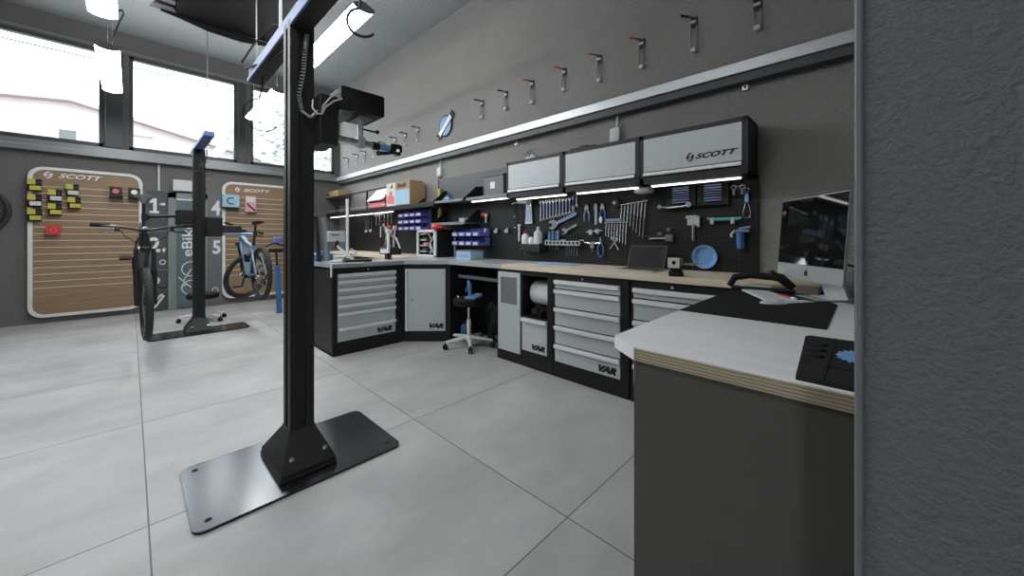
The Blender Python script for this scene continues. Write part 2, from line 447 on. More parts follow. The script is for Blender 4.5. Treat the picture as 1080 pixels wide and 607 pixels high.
copy_tree(L0, 'added out-of-view white linear pendant lamp, continuing the left row towards the entrance', (-.18, 1.55, 3.38))  # unseen lamp, added to brighten the foreground floor and desk
b = MB(); b.tube([(-.10, 5.13, 3.44), (-.06, 5.2, 3.5), (-.05, 5.4, 3.55), (-.09, 5.7, 3.56), (-.14, 5.95, 3.46)], .008, 6)
tag(b.build('lamp_cable', 'black_matt'), 'black cable linking the two left pendant lamps', 'cable')

# ------------------------------------------------------------------ black unit under the ceiling
t = thing('air_handling_unit', 'large black box hanging under the ceiling near the left lamps', 'ceiling unit', (.72, 4.55, 3.72))
b = MB(); b.box(-.40, .55, -.9, .85, 0, .42, .03); b.build('casing', 'unit_black', t)
b = MB(); b.box(-.55, -.40, -.9, .86, .02, .40, .005)
b.build('side_grille', 'anthracite', t)
b = MB()
for i in range(11): b.box(-.565, -.40, -.85+i*.16, -.79+i*.16, .0, .012)
b.build('vent_slats', 'panel_mid', t)
b = MB(); b.tube([(-.5, .86, .0), (-.35, .87, .0), (-.1, .88, -.02), (.2, .87, -.03), (.5, .86, -.01)], [.012, .025, .045, .045, .02], 10); b.build('front_lip', 'unit_black', t)
b = MB(); b.box(-.58, .56, .86, .875, .0, .03); b.build('edge_trim', 'alu_soft', t)
for s in (-1, 1):
    for q in (-.7, .7):
        b = MB(); b.cyl((s*.35, q, .4), (s*.35, q, ZC-3.72), .012, n=8); b.build('hanger_rod', 'wire', t)

# ------------------------------------------------------------------ repair stands
def repair_stand(label, x, y, zt, near):
    t = thing('repair_stand', label, 'bike stand', (x, y, 0), 0, 'bolted bike repair stands')
    b = MB()
    px0, px1, py0, py1 = (-.50, .49, -.31, .34) if near else (-.51, .55, -.22, .22)
    b.prism(rrect(px0, px1, py0, py1, .05), 0, .014, 'xy'); pl = b.build('base_plate', 'plate', t)
    for u in (px0+.06, px1-.06):
        for w in (py0+.07, py1-.07):
            b = MB(); b.lathe([(.014, .013), (.014, .0155), (.008, .016), (.007, .0145)], (u, w, 0), n=12); b.build('plate_hole_ring', 'black_matt', pl)
    b = MB(); hw = .063
    b.prism([(-hw, -hw), (-.02, -hw), (-.02, -hw+.012), (.02, -hw+.012), (.02, -hw), (hw, -hw), (hw, -.02), (hw-.012, -.02), (hw-.012, .02), (hw, .02), (hw, hw), (-hw, hw), (-hw, .02), (-hw+.012, .02), (-hw+.012, -.02), (-hw, -.02)], .014, zt, 'xy')
    b.build('post', 'black', t, smooth=False)
    b = MB(); b.box(-.150, .135, -.22, .20, .014, .032, .004); b.build('foot_flange', 'black', t)
    b = MB(); bm = b.bm
    lo = [(-.145, -.215), (.13, -.215), (.13, .195), (-.145, .195)]; hi = [(-.066, -.066), (.066, -.066), (.066, .066), (-.066, .066)]
    A = [bm.verts.new((u, w, .032)) for u, w in lo]; B = [bm.verts.new((u, w, .052)) for u, w in lo]; D = [bm.verts.new((u, w, .205)) for u, w in hi]
    for P, Q in ((A, B), (B, D)):
        for i in range(4): bm.faces.new((P[i], P[(i+1) % 4], Q[(i+1) % 4], Q[i]))
    bm.faces.new(A[::-1]); bm.faces.new(D); bmesh.ops.recalc_face_normals(bm, faces=bm.faces)
    b.box(-.069, .069, -.069, .069, .198, .212, .003); b.build('base_skirt', 'black', t, smooth=False)
    nrm = V((0, -.153, .149)).normalized()
    for u in (-.085, .085):
        p = V((u, -.17, .098)); b = MB(); b.cyl(p, p+nrm*.012, .014, n=6); b.cyl(p+nrm*.012, p+nrm*.020, .008, n=10); b.build('bolt', 'steel', t)
    for u in (-.12, .11):
        p = V((u, .225, .014)); b = MB(); b.cyl(p, p+V((0, 0, .012)), .013, n=6); b.cyl(p, p+V((0, 0, .02)), .008, n=10); b.build('bolt', 'steel', t)
    return t

NS = repair_stand('tall black repair stand with motor box and wide floor plate, nearest in the room', .685, 2.40, 2.53, True)
# motor box, carriage and clamp arm reaching to the right of the near post
b = MB(); b.box(.063, .165, -.16, .10, -.53+2.37, 2.125, .006); ca = b.build('carriage', 'black', NS)
b = MB(); b.prism(rrect(.165, .43, 2.055, 2.185, .012), -.20, .06); mo = b.build('motor_box', 'black', NS, smooth=False)
b = MB(); b.box(.17, .24, -.17, .03, 2.02, 2.055, .003); b.box(.29, .38, -.15, .0, 2.04, 2.055, .003); b.build('bracket', 'panel_mid', mo)
for z in (2.08, 2.16):
    b = MB(); b.cyl((.43, -.15, z), (.438, -.15, z), .007, n=8); b.build('screw', 'steel', mo)
b = MB(); b.cyl((.10, -.09, 1.895), (.40, -.09, 1.895), .023, n=16); arm = b.build('clamp_arm', 'steel', NS)
b = MB(); b.cyl((.325, -.09, 1.865), (.325, -.09, 2.045), .017, n=14); b.box(.30, .35, -.115, -.065, 1.87, 1.93, .006); b.build('swivel_post', 'alu_soft', arm)
b = MB(); b.tube([(.33, -.1, 1.985), (.40, -.1, 1.982), (.425, -.1, 1.985)], .006, 8); b.ball((.432, -.1, 1.985), .014); b.build('lever', 'black', arm)
b = MB(); b.cyl((.40, -.09, 1.895), (.445, -.09, 1.895), .026, n=14); b.build('collar', 'black', arm)
b = MB(); b.cyl((.445, -.09, 1.895), (.53, -.09, 1.895), .022, n=14); b.build('sleeve', 'blue_light', arm, 'blue sleeve')
b = MB()
b.box(.52, .56, -.12, -.06, 1.875, 1.925, .006); b.box(.555, .60, -.115, -.065, 1.905, 1.93, .008); b.box(.585, .605, -.115, -.065, 1.875, 1.925, .006)
b.box(.555, .595, -.115, -.065, 1.855, 1.877, .006)
b.tube([(.43, -.13, 1.842), (.50, -.12, 1.855), (.55, -.1, 1.872)], [.014, .010, .012], 8); b.ball((.425, -.13, 1.842), .017)
b.build('jaw', 'black_gloss', arm)
# coiled lead down the post and the two leads into the motor box
b = MB(); pts = []
path = [(.02, -.075, 2.47), (.012, -.08, 2.38), (0, -.085, 2.25), (-.025, -.09, 2.10), (-.01, -.10, 2.01), (.03, -.105, 1.985), (.07, -.11, 2.03), (.095, -.168, 2.06)]
N = 420
for i in range(N):
    f = i/(N-1)*(len(path)-1); k = min(int(f), len(path)-2); u = f-k
    p = V(path[k]).lerp(V(path[k+1]), u); a = i*2*PI/8
    pts.append(p+V((math.cos(a)*.011, math.sin(a)*.011, 0)))
b.tube(pts, .0026, 5); b.build('coiled_lead', 'wire', NS)
b = MB(); b.tube([(.07, -.17, 2.00), (.075, -.18, 2.05), (.11, -.19, 2.10), (.16, -.19, 2.135), (.22, -.18, 2.17)], .005, 6)
b.tube([(.07, -.17, 2.00), (.085, -.18, 2.04), (.13, -.19, 2.085), (.17, -.2, 2.105)], .005, 6)
b.tube([(.045, -.10, 2.09), (.035, -.12, 2.04), (.05, -.15, 2.0), (.07, -.17, 2.0)], .005, 6); b.build('power_leads', 'wire', NS)
b = MB(); b.box(-.05, .05, -1.05, 1.05, 2.53, 2.60, .004)
ra = b.build('overhead_rail', 'blue_rail', NS, 'blue overhead rail')
b = MB(); b.box(-.047, .047, -1.05, 1.05, 2.50, 2.529, .002); b.build('rail_channel', 'anthracite', ra)
b = MB(); b.box(-.062, -.05, -1.0, 1.05, 2.50, 2.525, .002); b.build('rail_strip', 'blue_rail', NS)
def stand_hook(label, loc, rz, h=.30, r=.075):
    b = MB()
    pts = [(0, 0, 0), (0, 0, -.06)]
    pts += [(-r*math.sin(a), 0, -h+r*math.cos(a)+0) for a in [R(10+i*20) for i in range(12)]]
    b.tube(pts, .006, 6)
    return tag(put(b.build('hook', 'black'), loc, rz), label, 'hook', 'hooks hanging from the blue rails')
stand_hook('black C-shaped hook hanging in front of the near lamp', (.69, 1.56, 2.50), -24, .28, .06)
stand_hook('black C-shaped hook below the far end of the near blue rail', (.69, 3.28, 2.50), -12, .28, .12)
b = MB(); b.tube([(.66, 2.62, 2.62), (.64, 2.78, 2.68), (.62, 3.2, 2.70), (.6, 3.5, 2.66), (.61, 3.45, 2.60), (.64, 3.1, 2.53), (.66, 2.8, 2.48), (.66, 2.6, 2.46)], .007, 6)
tag(b.build('cable_loop', 'black_matt'), 'black cable looping beside the top of the near post', 'cable')
def drop(x, y, z0, label, r=.007, m='white'):
    b = MB(); b.cyl((x, y, z0), (x, y, ZC), r, n=8)
    return tag(b.build('hanging_cable', m), label, 'cable', 'cables dropping from the ceiling')
drop(.645, 2.62, 2.60, 'pale cable dropping to the near post top beside the black ceiling unit', .009)
drop(.655, 5.85, 2.56, 'thin cable dropping in front of the middle window to the far stand', .006, 'wire')
drop(.64, 3.22, 2.60, 'thin dark cable down to the far end of the near blue rail', .004, 'wire')

FS = repair_stand('black repair stand farther back, holding two mountain bikes', .65, 6.62, 2.50, False)
b = MB(); b.box(-.05, .05, -1.0, .35, 2.50, 2.56, .004); b.build('overhead_rail', 'blue_rail', FS, 'blue overhead rail')
b = MB(); b.box(-.062, -.05, -1.0, .35, 2.49, 2.515, .002); b.build('rail_strip', 'blue_rail', FS)
b = MB(); b.box(.063, .24, -.16, .10, 1.31, 1.58, .01); b.build('carriage', 'black', FS)
b = MB(); b.box(.24, .46, -.14, .08, 1.37, 1.47, .01); b.build('motor_box', 'anthracite', FS)
b = MB(); b.cyl((.24, -.10, 1.345), (.60, -.10, 1.345), .02, n=14); b.build('clamp_arm', 'frame_blue', FS)
b = MB(); b.box(-.24, -.063, -.16, .10, 1.47, 1.66, .01); b.build('carriage', 'black', FS)
b = MB(); b.cyl((-.52, -.06, 1.56), (-.2, -.06, 1.58), .02, n=14); b.box(-.56, -.49, -.10, -.02, 1.51, 1.60, .01); b.build('clamp_arm', 'black', FS)
stand_hook('dark hook curling off the left of the far stand top', (.60, 6.50, 2.50), 160, .24, .08)
stand_hook('dark hook curling off the right of the far stand top', (.70, 6.30, 2.46), 20, .26, .08)

# ------------------------------------------------------------------ bicycles
def wheel_parts(parent, c, ax, steer=None, rr=.345, spin=0):
    c = V(c)
    def B(name, mb, m, par):
        if steer is not None: mb.xf(steer)
        return mb.build(name, m, par)
    b = MB(); b.ring(c, ax, rr-.008, .030, 48, 10)
    # tread blocks
    q = V(ax).to_track_quat('Z', 'Y')
    for i in range(56):
        a = 2*PI*i/56
        for s in (-1, 0, 1):
            aa = a+(.03 if s else 0)
            p = c+q @ V(((rr+.02-abs(s)*.008)*math.cos(aa), (rr+.02-abs(s)*.008)*math.sin(aa), s*.017))
            m = M4.Translation(p) @ q.to_matrix().to_4x4() @ M4.Rotation(aa, 4, 'Z')
            b.box(-.004, .004, -.009, .009, -.006, .006, mtx=m)
    w = B('tyre', b, 'rubber', parent)
    b = MB(); b.ring(c, ax, rr-.042, .012, 48, 8); B('rim', b, 'frame_black', w)
    b = MB(); b.cyl(c-V(ax)*.05, c+V(ax)*.05, .024, n=14); B('hub', b, 'black_gloss', w)
    b = MB()
    for i in range(28):
        a = 2*PI*i/28; s = (-1)**i
        p1 = c+q @ V(((rr-.05)*math.cos(a), (rr-.05)*math.sin(a), 0))
        p0 = c+q @ V((.022*math.cos(a+s*1.2), .022*math.sin(a+s*1.2), s*.03))
        b.cyl(p0, p1, .0012, n=4)
    B('spokes', b, 'wire', w)
    b = MB(); b.ring(c+V(ax)*.045, ax, .078, .007, 32, 4)
    for i in range(6):
        a = 2*PI*i/6
        b.cyl(c+V(ax)*.045+q @ V((.02*math.cos(a), .02*math.sin(a), 0)), c+V(ax)*.045+q @ V((.075*math.cos(a+.3), .075*math.sin(a+.3), 0)), .004, n=5)
    B('brake_disc', b, 'steel', w)
    return w
def bike(label, loc, rot, paint, steer_deg, saddle_h, bar_w=.74):
    """local frame: x forward, z up, origin below the rear axle"""
    t = thing('mountain_bike', label, 'bicycle', loc, rot=rot, group='mountain bikes held by the far stand')
    RA, FA, BB = V((0, 0, .375)), V((1.17, 0, .375)), V((.44, 0, .34))
    HT, HB = V((.80, 0, 1.00)), V((.845, 0, .87))
    ST = V((.27, 0, .80))
    axis = (HT-HB).normalized()
    st = M4.Translation(HB) @ M4.Rotation(R(steer_deg), 4, axis) @ M4.Translation(-HB)
    wheel_parts(t, RA, (0, 1, 0))
    b = MB()
    b.tube([HB-axis*.01, V((.62, 0, .60)), BB+V((.03, 0, .03))], [.036, .042, .045], 12)
    b.tube([HT-axis*.03, V((.55, 0, .83)), ST+V((.0, 0, -.06))], [.030, .028, .024], 12)
    b.tube([BB, ST], [.028, .020], 12)
    b.cyl(HB-axis*.01, HT, .032, n=14)
    for s in (-1, 1):
        b.tube([BB+V((0, s*.03, .02)), V((.22, s*.055, .36)), RA+V((.0, s*.062, 0))], [.018, .014, .014], 8)
        b.tube([ST+V((0, s*.02, -.08)), V((.12, s*.055, .58)), RA+V((0, s*.062, 0))], [.013, .011, .012], 8)
    b.tube([V((.30, 0, .70)), V((.52, 0, .66))], .022, 10)
    fr = b.build('frame', paint, t)
    b = MB(); b.cyl((.56, 0, .50), (.60, 0, .66), .036, n=12); b.build('bottle', 'black_matt', fr)
    # fork, stem and bars turn with the steering
    b = MB(); cr = HB-axis*.03
    b.box(-.035, .035, -.075, .075, -.03, .03, .012, M4.Translation(cr) @ axis.to_track_quat('Z', 'X').to_matrix().to_4x4() @ M4.Rotation(PI/2, 4, 'Z'))
    fd = (FA-cr)
    for s in (-1, 1):
        b.tube([cr+V((0, s*.065, 0)), cr+fd*.45+V((0, s*.065, 0))], .018, 10)
        b.tube([cr+fd*.42+V((0, s*.065, 0)), FA+V((-.01, s*.062, -.02))], [.026, .022], 10)
    b.tube([cr+fd*.40+V((0, -.065, 0)), cr+fd*.38+V((.08, 0, .06)), cr+fd*.40+V((0, .065, 0))], .013, 8)
    b.xf(st); fk = b.build('fork', 'frame_black', t)
    wheel_parts(fk, FA, (0, 1, 0), st)
    b = MB(); top = HT+axis*.04
    b.cyl(HT, HT+axis*.05, .022, n=12); b.tube([top, top+V((.055, 0, .01))], .022, 10)
    b.xf(st); b.build('stem', 'frame_black', t)
    bc = top+V((.06, 0, .012))
    b = MB(); hw = bar_w/2
    b.tube([bc+V((-.05, -hw, .03)), bc+V((-.015, -.18, .025)), bc+V((0, -.05, 0)), bc+V((0, .05, 0)), bc+V((-.015, .18, .025)), bc+V((-.05, hw, .03))], .014, 10)
    b.xf(st); hb = b.build('handlebar', 'frame_black', t)
    for s in (-1, 1):
        b = MB(); b.tube([bc+V((-.05, s*hw, .03)), bc+V((-.036, s*(hw-.13), .028))], .019, 10); b.xf(st); b.build('grip', 'black_matt', hb)
        b = MB(); b.tube([bc+V((-.02, s*(hw-.16), .01)), bc+V((.02, s*(hw-.16), -.01)), bc+V((.02, s*(hw-.05), -.02))], .007, 8)
        b.box(-.02, .02, -.02, .02, -.02, .01, .005, M4.Translation(bc+V((-.02, s*(hw-.17), .0)))); b.xf(st); b.build('brake_lever', 'black_gloss', hb)
        b = MB(); b.tube([bc+V((.0, s*(hw-.19), .0)), bc+V((.11, s*.14, -.03)), bc+V((.09, s*.03, -.12)), HB+V((.05, s*.03, -.02))], .004, 6); b.xf(st); b.build('brake_hose', 'black_matt', hb)
    sd = (ST-BB).normalized(); sp = ST+sd*(saddle_h-.80)
    b = MB(); b.cyl(ST-sd*.03, sp, .0155, n=12); po = b.build('seatpost', 'frame_black', t)
    b = MB(); b.cyl(ST-sd*.02, ST+sd*.012, .022, n=12); b.build('seat_clamp', 'black_gloss', po)
    b = MB(); prof = [(-.13, .070, .030), (-.11, .078, .035), (-.05, .062, .030), (.02, .032, .024), (.09, .020, .020), (.135, .014, .014)]
    bm = b.bm; rings = []
    for x, w, hgt in prof:
        rings.append([bm.verts.new((sp.x+x, w*math.cos(2*PI*k/12), sp.z+.02+hgt*math.sin(2*PI*k/12)*(.5 if k > 6 else .7))) for k in range(12)])
    for A, B_ in zip(rings, rings[1:]):
        for k in range(12): bm.faces.new((A[k], B_[k], B_[(k+1) % 12], A[(k+1) % 12]))
    bm.faces.new(rings[0]); bm.faces.new(rings[-1][::-1])
    bmesh.ops.recalc_face_normals(bm, faces=bm.faces)
    sa = b.build('saddle', 'black_matt', t)
    b = MB()
    for s in (-1, 1): b.tube([sp+V((-.09, s*.022, .012)), sp+V((0, s*.022, -.004)), sp+V((.08, s*.014, .012))], .0035, 6)
    b.build('saddle_rails', 'steel', sa)
    # drive train on the right side (-y)
    b = MB(); b.cyl(BB+V((0, -.07, 0)), BB+V((0, .07, 0)), .022, n=14); b.ring(BB+V((0, -.05, 0)), (0, 1, 0), .062, .006, 30, 5)
    for i in range(4):
        a = i*PI/2; b.cyl(BB+V((0, -.05, 0)), BB+V((.06*math.cos(a), -.05, .06*math.sin(a))), .006, n=6)
    cs = b.build('crankset', 'black_gloss', t)
    for s in (-1, 1):
        e = BB+V((s*.10, s*.085, -s*.14))
        b = MB(); b.tube([BB+V((0, s*.072, 0)), e], [.014, .011], 8); b.build('crank_arm', 'black_gloss', cs)
        b = MB(); b.box(-.045, .045, -.045, .045, -.011, .011, .006, M4.Translation(e+V((0, s*.06, 0)))); b.cyl(e, e+V((0, s*.06, 0)), .006, n=8); b.build('pedal', 'black_matt', cs)
    b = MB()
    for i in range(5): b.ring(RA+V((0, -.028-.005*i, 0)), (0, 1, 0), .072-.011*i, .003, 24, 4)
    b.build('cassette', 'steel', t)
    b = MB(); b.tube([BB+V((0, -.05, .064)), RA+V((0, -.04, .055))], .004, 5); b.tube([BB+V((0, -.05, -.064)), RA+V((.07, -.045, -.17)), RA+V((0, -.045, -.1)), RA+V((.02, -.04, -.05))], .004, 5); b.build('chain', 'wire', t)
    b = MB(); b.box(-.02, .02, -.055, -.035, -.17, -.03, .005, M4.Translation(RA+V((.02, 0, 0)))); b.build('derailleur', 'black_gloss', t)
    return t
p1 = R(25)
bike('black mountain bike facing the camera, nose down, clamped before the left slatboard', (.10, 6.47, .78), (0, p1, R(-90)), 'frame_black', 3, 1.11)
bike('blue and black mountain bike seen from behind, clamped right of the far stand', (1.25, 5.98, .43), (0, R(4.5), R(95)), 'frame_blue', -66, 1.08)

# ------------------------------------------------------------------ things along the back wall
def slatboard(label, x0, x1, z0, z1, logo):
    t = thing('slatboard', label, 'display board', (x0, YB-.03, z0), 0, 'wooden slatwall display boards')
    w, h = x1-x0, z1-z0
    b = MB(); b.prism(rrect(.035, w-.035, .035, h-.035, .12, 8), -.012, .03); b.build('board', 'slat', t, smooth=False)
    bm = MB(); a = rrect(0, w, 0, h, .16, 8); c = rrect(.045, w-.045, .045, h-.045, .125, 8)
    B = bm.bm; n = len(a)
    va = [[B.verts.new((u, y, z)) for u, z in P] for P, y in ((a, -.03), (c, -.03), (c, .03), (a, .03))]
    for k in range(4):
        A, D = va[k], va[(k+1) % 4]
        for i in range(n): B.faces.new((A[i], A[(i+1) % n], D[(i+1) % n], D[i]))
    bmesh.ops.recalc_face_normals(B, faces=B.faces)
    bm.build('rim', 'white_sign', t, smooth=False)
    b = MB()
    for i in range(16): b.box(.05, w-.05, -.015, -.010, .44+i*.102, .452+i*.102)
    b.build('groove_strips', 'groove', t)
    b = MB(); lx, lz, lw, lh = logo
    emblem(b, lx, lz, lh*1.5, -.012); b.text('SCOTT', lx+.10, lx+lw, lz-lh/2, lz+lh/2, -.012, .002, .35, .02); b.build('logo', 'white', t)
    return t
slatboard('wooden slatboard on the left, hung with yellow packs, behind the bike', -1.06, .14, .09, 2.36, (.19, 2.155, .55, .07))
slatboard('wooden slatboard right of the far stand, partly hidden by the near post', 1.22, 2.45, .11, 2.38, (.24, 2.13, .55, .06))
PG = 'small packs hung on the slatboards'
def pack(loc, label, cols, dark=True):
    t = thing('hanging_pack', label, 'pack', (loc[0], YB-.10, loc[1]), 0, PG)
    b = MB(); b.box(-.065, .065, -.02, .02, -.09, .09, .006); b.build('card', 'black_matt', t)
    b = MB(); b.box(-.065, .01, -.024, -.02, .01, .09); b.build('print', cols[0], t)
    b = MB(); b.box(-.045, .065, -.04, -.02, -.075, -.01, .006); b.build('blister', cols[1], t)
    b = MB(); b.cyl((.038, -.021, .04), (.038, -.026, .04), .026, n=14); b.build('badge', 'anthracite', t)
    b = MB(); b.cyl((0, -.05, .075), (0, .075, .075), .003, n=6); b.build('hook_arm', 'steel', t)
posn = [(-.99, 2.07, 'topmost in the left column'), (-.99, 1.84, 'second down in the left column'), (-.99, 1.63, 'lowest in the left column'),
        (-.80, 1.93, 'upper of the middle two'), (-.80, 1.72, 'lower of the middle two'), (-.63, 2.03, 'upper of the right two'), (-.61, 1.83, 'lower of the right two')]
for i, (x, z, s) in enumerate(posn):
    pack((x, z), 'yellow and black pack on the left slatboard, '+s, ('yellow', 'off_white' if i % 2 else 'yellow'))
b = MB(); b.prism(rrect(-.07, .07, -.07, .07, .03), -.04, .03); o = b.build('pack_body', 'red')
t = thing('hanging_pack', 'red pack low on the left slatboard under the yellow packs', 'pack', (-.81, YB-.10, 1.41), 0, PG); o.parent = t; o.name = 'pouch'
b = MB(); b.ring((0, -.045, 0), (0, 1, 0), .03, .006, 16, 6); b.build('badge', 'print_red', t)
b = MB(); b.cyl((0, -.02, .06), (0, .075, .06), .003, n=6); b.build('hook_arm', 'steel', t)
for x, m, lb in ((-.17, 'print_red', 'black box with a red badge near the right edge of the left slatboard'), (.04, 'white', 'black box with a white badge at the right edge of the left slatboard')):
    t = thing('small_box', lb, 'box', (x, YB-.11, 2.04), 0, 'small black boxes on the left slatboard')
    b = MB(); b.box(-.07, .07, -.05, .05, -.08, .08, .005); b.build('carton', 'anthracite', t)
    b = MB(); b.cyl((0, -.05, .01), (0, -.056, .01), .038, n=18); b.build('badge', m, t)
    b = MB(); b.box(-.075, .075, -.06, .08, -.095, -.08, .002); b.build('support_shelf', 'black', t)
t = thing('boxed_part', 'pale blue box with a black C mark on the right slatboard', 'box', (1.345, YB-.10, 2.0), 0, PG)
b = MB(); b.box(-.13, .13, -.04, .04, -.12, .12, .004); b.build('carton', 'print_blue', t)
b = MB(); b.prism(arc(0, 0, .07, 50, 310, 18)+arc(0, 0, .05, 310, 50, 18), -.043, -.04); b.build('mark', 'black', t)
b = MB(); b.box(-.13, .13, -.045, .05, -.15, -.12, .003); b.build('ledge', 'black', t)
t = thing('boxed_part', 'pale pink printed pack beside the blue box on the right slatboard', 'box', (1.66, YB-.10, 1.97), 0, PG)
b = MB(); b.box(-.09, .09, -.03, .03, -.17, .15, .004); b.build('card', 'pink', t)
b = MB(); b.box(-.07, .07, -.034, -.03, .03, .13); b.build('header_print', 'off_white', t)
b = MB(); b.tube([(-.06, -.036, .0), (-.01, -.036, -.06), (.03, -.036, -.1), (.07, -.036, -.14)], .014, 6); b.build('tool', 'anthracite', t)
b = MB(); b.cyl((0, -.03, .14), (0, .075, .14), .003, n=6); b.build('hook_arm', 'steel', t)

def glyph(t, s, x0, x1, z0, z1, m='white_sign'):
    b = MB(); b.text(s, x0, x1, z0, z1, -.012, .003, 0, .03); b.build('number', m, t)
t = thing('poster_panel', 'charcoal panel with large white numbers 1, 2 and 3', 'poster', (.19, YB, 0), 0, 'numbered charcoal panels')
b = MB(); b.box(0, .26, -.012, 0, .02, 2.11, .002); b.build('board', 'panel_dark', t)
b = MB(); b.prism([(.035, 1.72), (.155, 1.72), (.155, 1.76), (.125, 1.76), (.125, 1.98), (.085, 1.98), (.04, 1.93), (.04, 1.89), (.08, 1.91), (.08, 1.76), (.035, 1.76)], -.015, -.012); b.build('number', 'white_sign', t); glyph(t, '2', .03, .17, 1.04, 1.30); glyph(t, '3', .03, .17, .36, .62)
b = MB()
for z in (.72, 1.40): b.box(.0, .26, -.015, -.012, z, z+.012)
b.build('divider', 'panel_grey', t)
b = MB()
b.prism([(.15, 1.88), (.19, 1.90), (.22, 1.91), (.24, 1.88), (.22, 1.86), (.19, 1.865)], -.015, -.012)
b.prism(arc(.21, 1.66, .022, 0, 330, 12), -.015, -.012); b.prism([(.19, 1.08), (.22, 1.12), (.24, 1.09), (.22, 1.02)], -.015, -.012)
b.prism(arc(.2, .86, .045, 0, 350, 14)+arc(.2, .86, .03, 350, 0, 14), -.015, -.012)
b.prism([(.04, .08), (.07, .05), (.11, .06), (.23, .26), (.20, .30), (.17, .30)], -.015, -.012)
b.build('icons', 'white_sign', t)
b = MB(); b.prism([(.075, .10), (.09, .09), (.19, .25), (.175, .26)], -.0175, -.015); b.build('icon_detail', 'panel_dark', t)
t = thing('poster_panel', 'grey panel with large white numbers 4 and 5 beside the far post', 'poster', (1.0, YB, 0), 0, 'numbered charcoal panels')
b = MB(); b.box(0, .22, -.012, 0, .02, 2.11, .002); b.build('board', 'panel_mid', t)
glyph(t, '4', .06, .20, 1.72, 2.0); glyph(t, '5', .08, .20, .98, 1.24)
b = MB(); b.prism([(.06, 1.62), (.08, 1.64), (.20, 1.40), (.17, 1.38)], -.015, -.012); b.prism(arc(.12, .3, .05, 0, 350, 14)+arc(.12, .3, .035, 350, 0, 14), -.015, -.012); b.build('icons', 'white_sign', t)
t = thing('service_door', 'teal grey door panel with white bicycle drawing behind the far post', 'door panel', (.46, YB, 0))
b = MB(); b.box(0, .11, -.04, 0, 0, 2.10, .003); b.box(.46, .54, -.04, 0, 0, 2.10, .003); b.box(0, .54, -.04, 0, 2.0, 2.10, .003); b.build('door_frame', 'panel_grey', t)
b = MB(); b.box(.11, .46, -.025, -.005, .02, 2.0, .003); b.build('panel', 'panel_teal', t)
b = MB(); b.box(.11, .46, -.03, -.024, 1.97, 2.10, .002); b.build('header', 'white_sign', t)
b = MB(); b.box(.22, .42, -.033, -.029, 2.03, 2.055); b.build('header_print', 'print_red', t)
b = MB(); mx = M4.Translation((.33, -.026, .95)) @ M4.Rotation(R(-90), 4, 'Y')
b.text('eBike', 0, .62, 0, .15, 0, .003, 0, .01, mx)
b.build('lettering', 'white_sign', t)
b = MB()
for cz in (.28, .62):
    b.ring((.31, -.027, cz+.1), (0, 1, 0), .13, .010, 24, 5)
b.tube([(.31, -.027, .38), (.20, -.027, .5), (.31, -.027, .72)], .010, 5); b.tube([(.20, -.027, .5), (.14, -.027, .58)], .010, 5); b.tube([(.17, -.027, .40), (.25, -.027, .44)], .012, 5)
b.build('bicycle_drawing', 'white_sign', t)
t = thing('door_closer_box', 'white flat box above the door panel beside the far post', 'box', (.52, YB, 2.12))
b = MB(); b.box(0, .42, -.09, 0, .01, .21, .006); b.build('cover', 'off_white', t)
b = MB(); b.text('POC', .29, .35, .10, .13, -.09, .002); b.build('mark', 'black', t)
t = tag(MB().cyl((.34, YB-.02, 2.12), (.34, YB-.02, 2.59), .016, n=10).build('conduit', 'off_white'), 'white vertical conduit above the panel numbered 1', 'conduit')
t = thing('power_outlet', 'small white socket with cable beside the far post top', 'socket', (.86, YB, 2.45))
b = MB(); b.box(-.03, .03, -.05, 0, -.03, .05, .006); b.build('housing', 'off_white', t)
b = MB(); b.tube([(0, -.04, -.03), (.02, -.06, -.1), (.08, -.06, -.17), (.14, -.03, -.2)], .008, 6); b.build('lead', 'wire', t)
t = thing('spare_wheel', 'black bicycle wheel hanging on the dark wall at the far left', 'wheel', (-1.56, YB-.08, 1.67))
wheel_parts(t, (0, 0, 0), (0, 1, 0))
# a slim stool base on castors behind the far stand
def stool(label, loc, rz, zs, rs):
    t = thing('rolling_stool', label, 'stool', loc, rz, 'black rolling stools')
    b = MB(); b.lathe([(0, zs-.085), (rs*.93, zs-.085), (rs, zs-.07), (rs, zs-.02), (rs*.92, zs), (0, zs+.004)], n=32); b.build('seat', 'black_matt', t)
    b = MB(); b.cyl((0, 0, .10), (0, 0, zs*.55), .026, n=16); b.build('column', 'alu', t)
    b = MB(); b.cyl((0, 0, zs*.5), (0, 0, zs-.08), .017, n=14); b.build('piston', 'steel', t)
    b = MB(); b.cyl((0, 0, .075), (0, 0, .13), .04, n=16)
    for i in range(5):
        a = 2*PI*i/5; b.tube([(0, 0, .115), (.15*math.cos(a), .15*math.sin(a), .10), (.29*math.cos(a), .29*math.sin(a), .082)], [.026, .022, .016], 8)
    b.build('star_base', 'alu', t)
    for i in range(5):
        a = 2*PI*i/5; c = V((.29*math.cos(a), .29*math.sin(a), .029)); d = V((-math.sin(a), math.cos(a), 0))
        b = MB(); b.cyl(c-d*.022, c-d*.006, .029, n=16, bev=.004); b.cyl(c+d*.006, c+d*.022, .029, n=16, bev=.004); b.cyl(c, c+V((0, 0, .06)), .008, n=8); b.box(-.012, .012, -.026, .026, .0, .028, .005, M4.Translation(c+V((0, 0, .008))) @ M4.Rotation(a, 4, 'Z')); b.build('caster', 'black', t)
    return t
stool('black rolling stool half hidden behind the far stand post', (.78, 7.42, 0), 20, .44, .20)
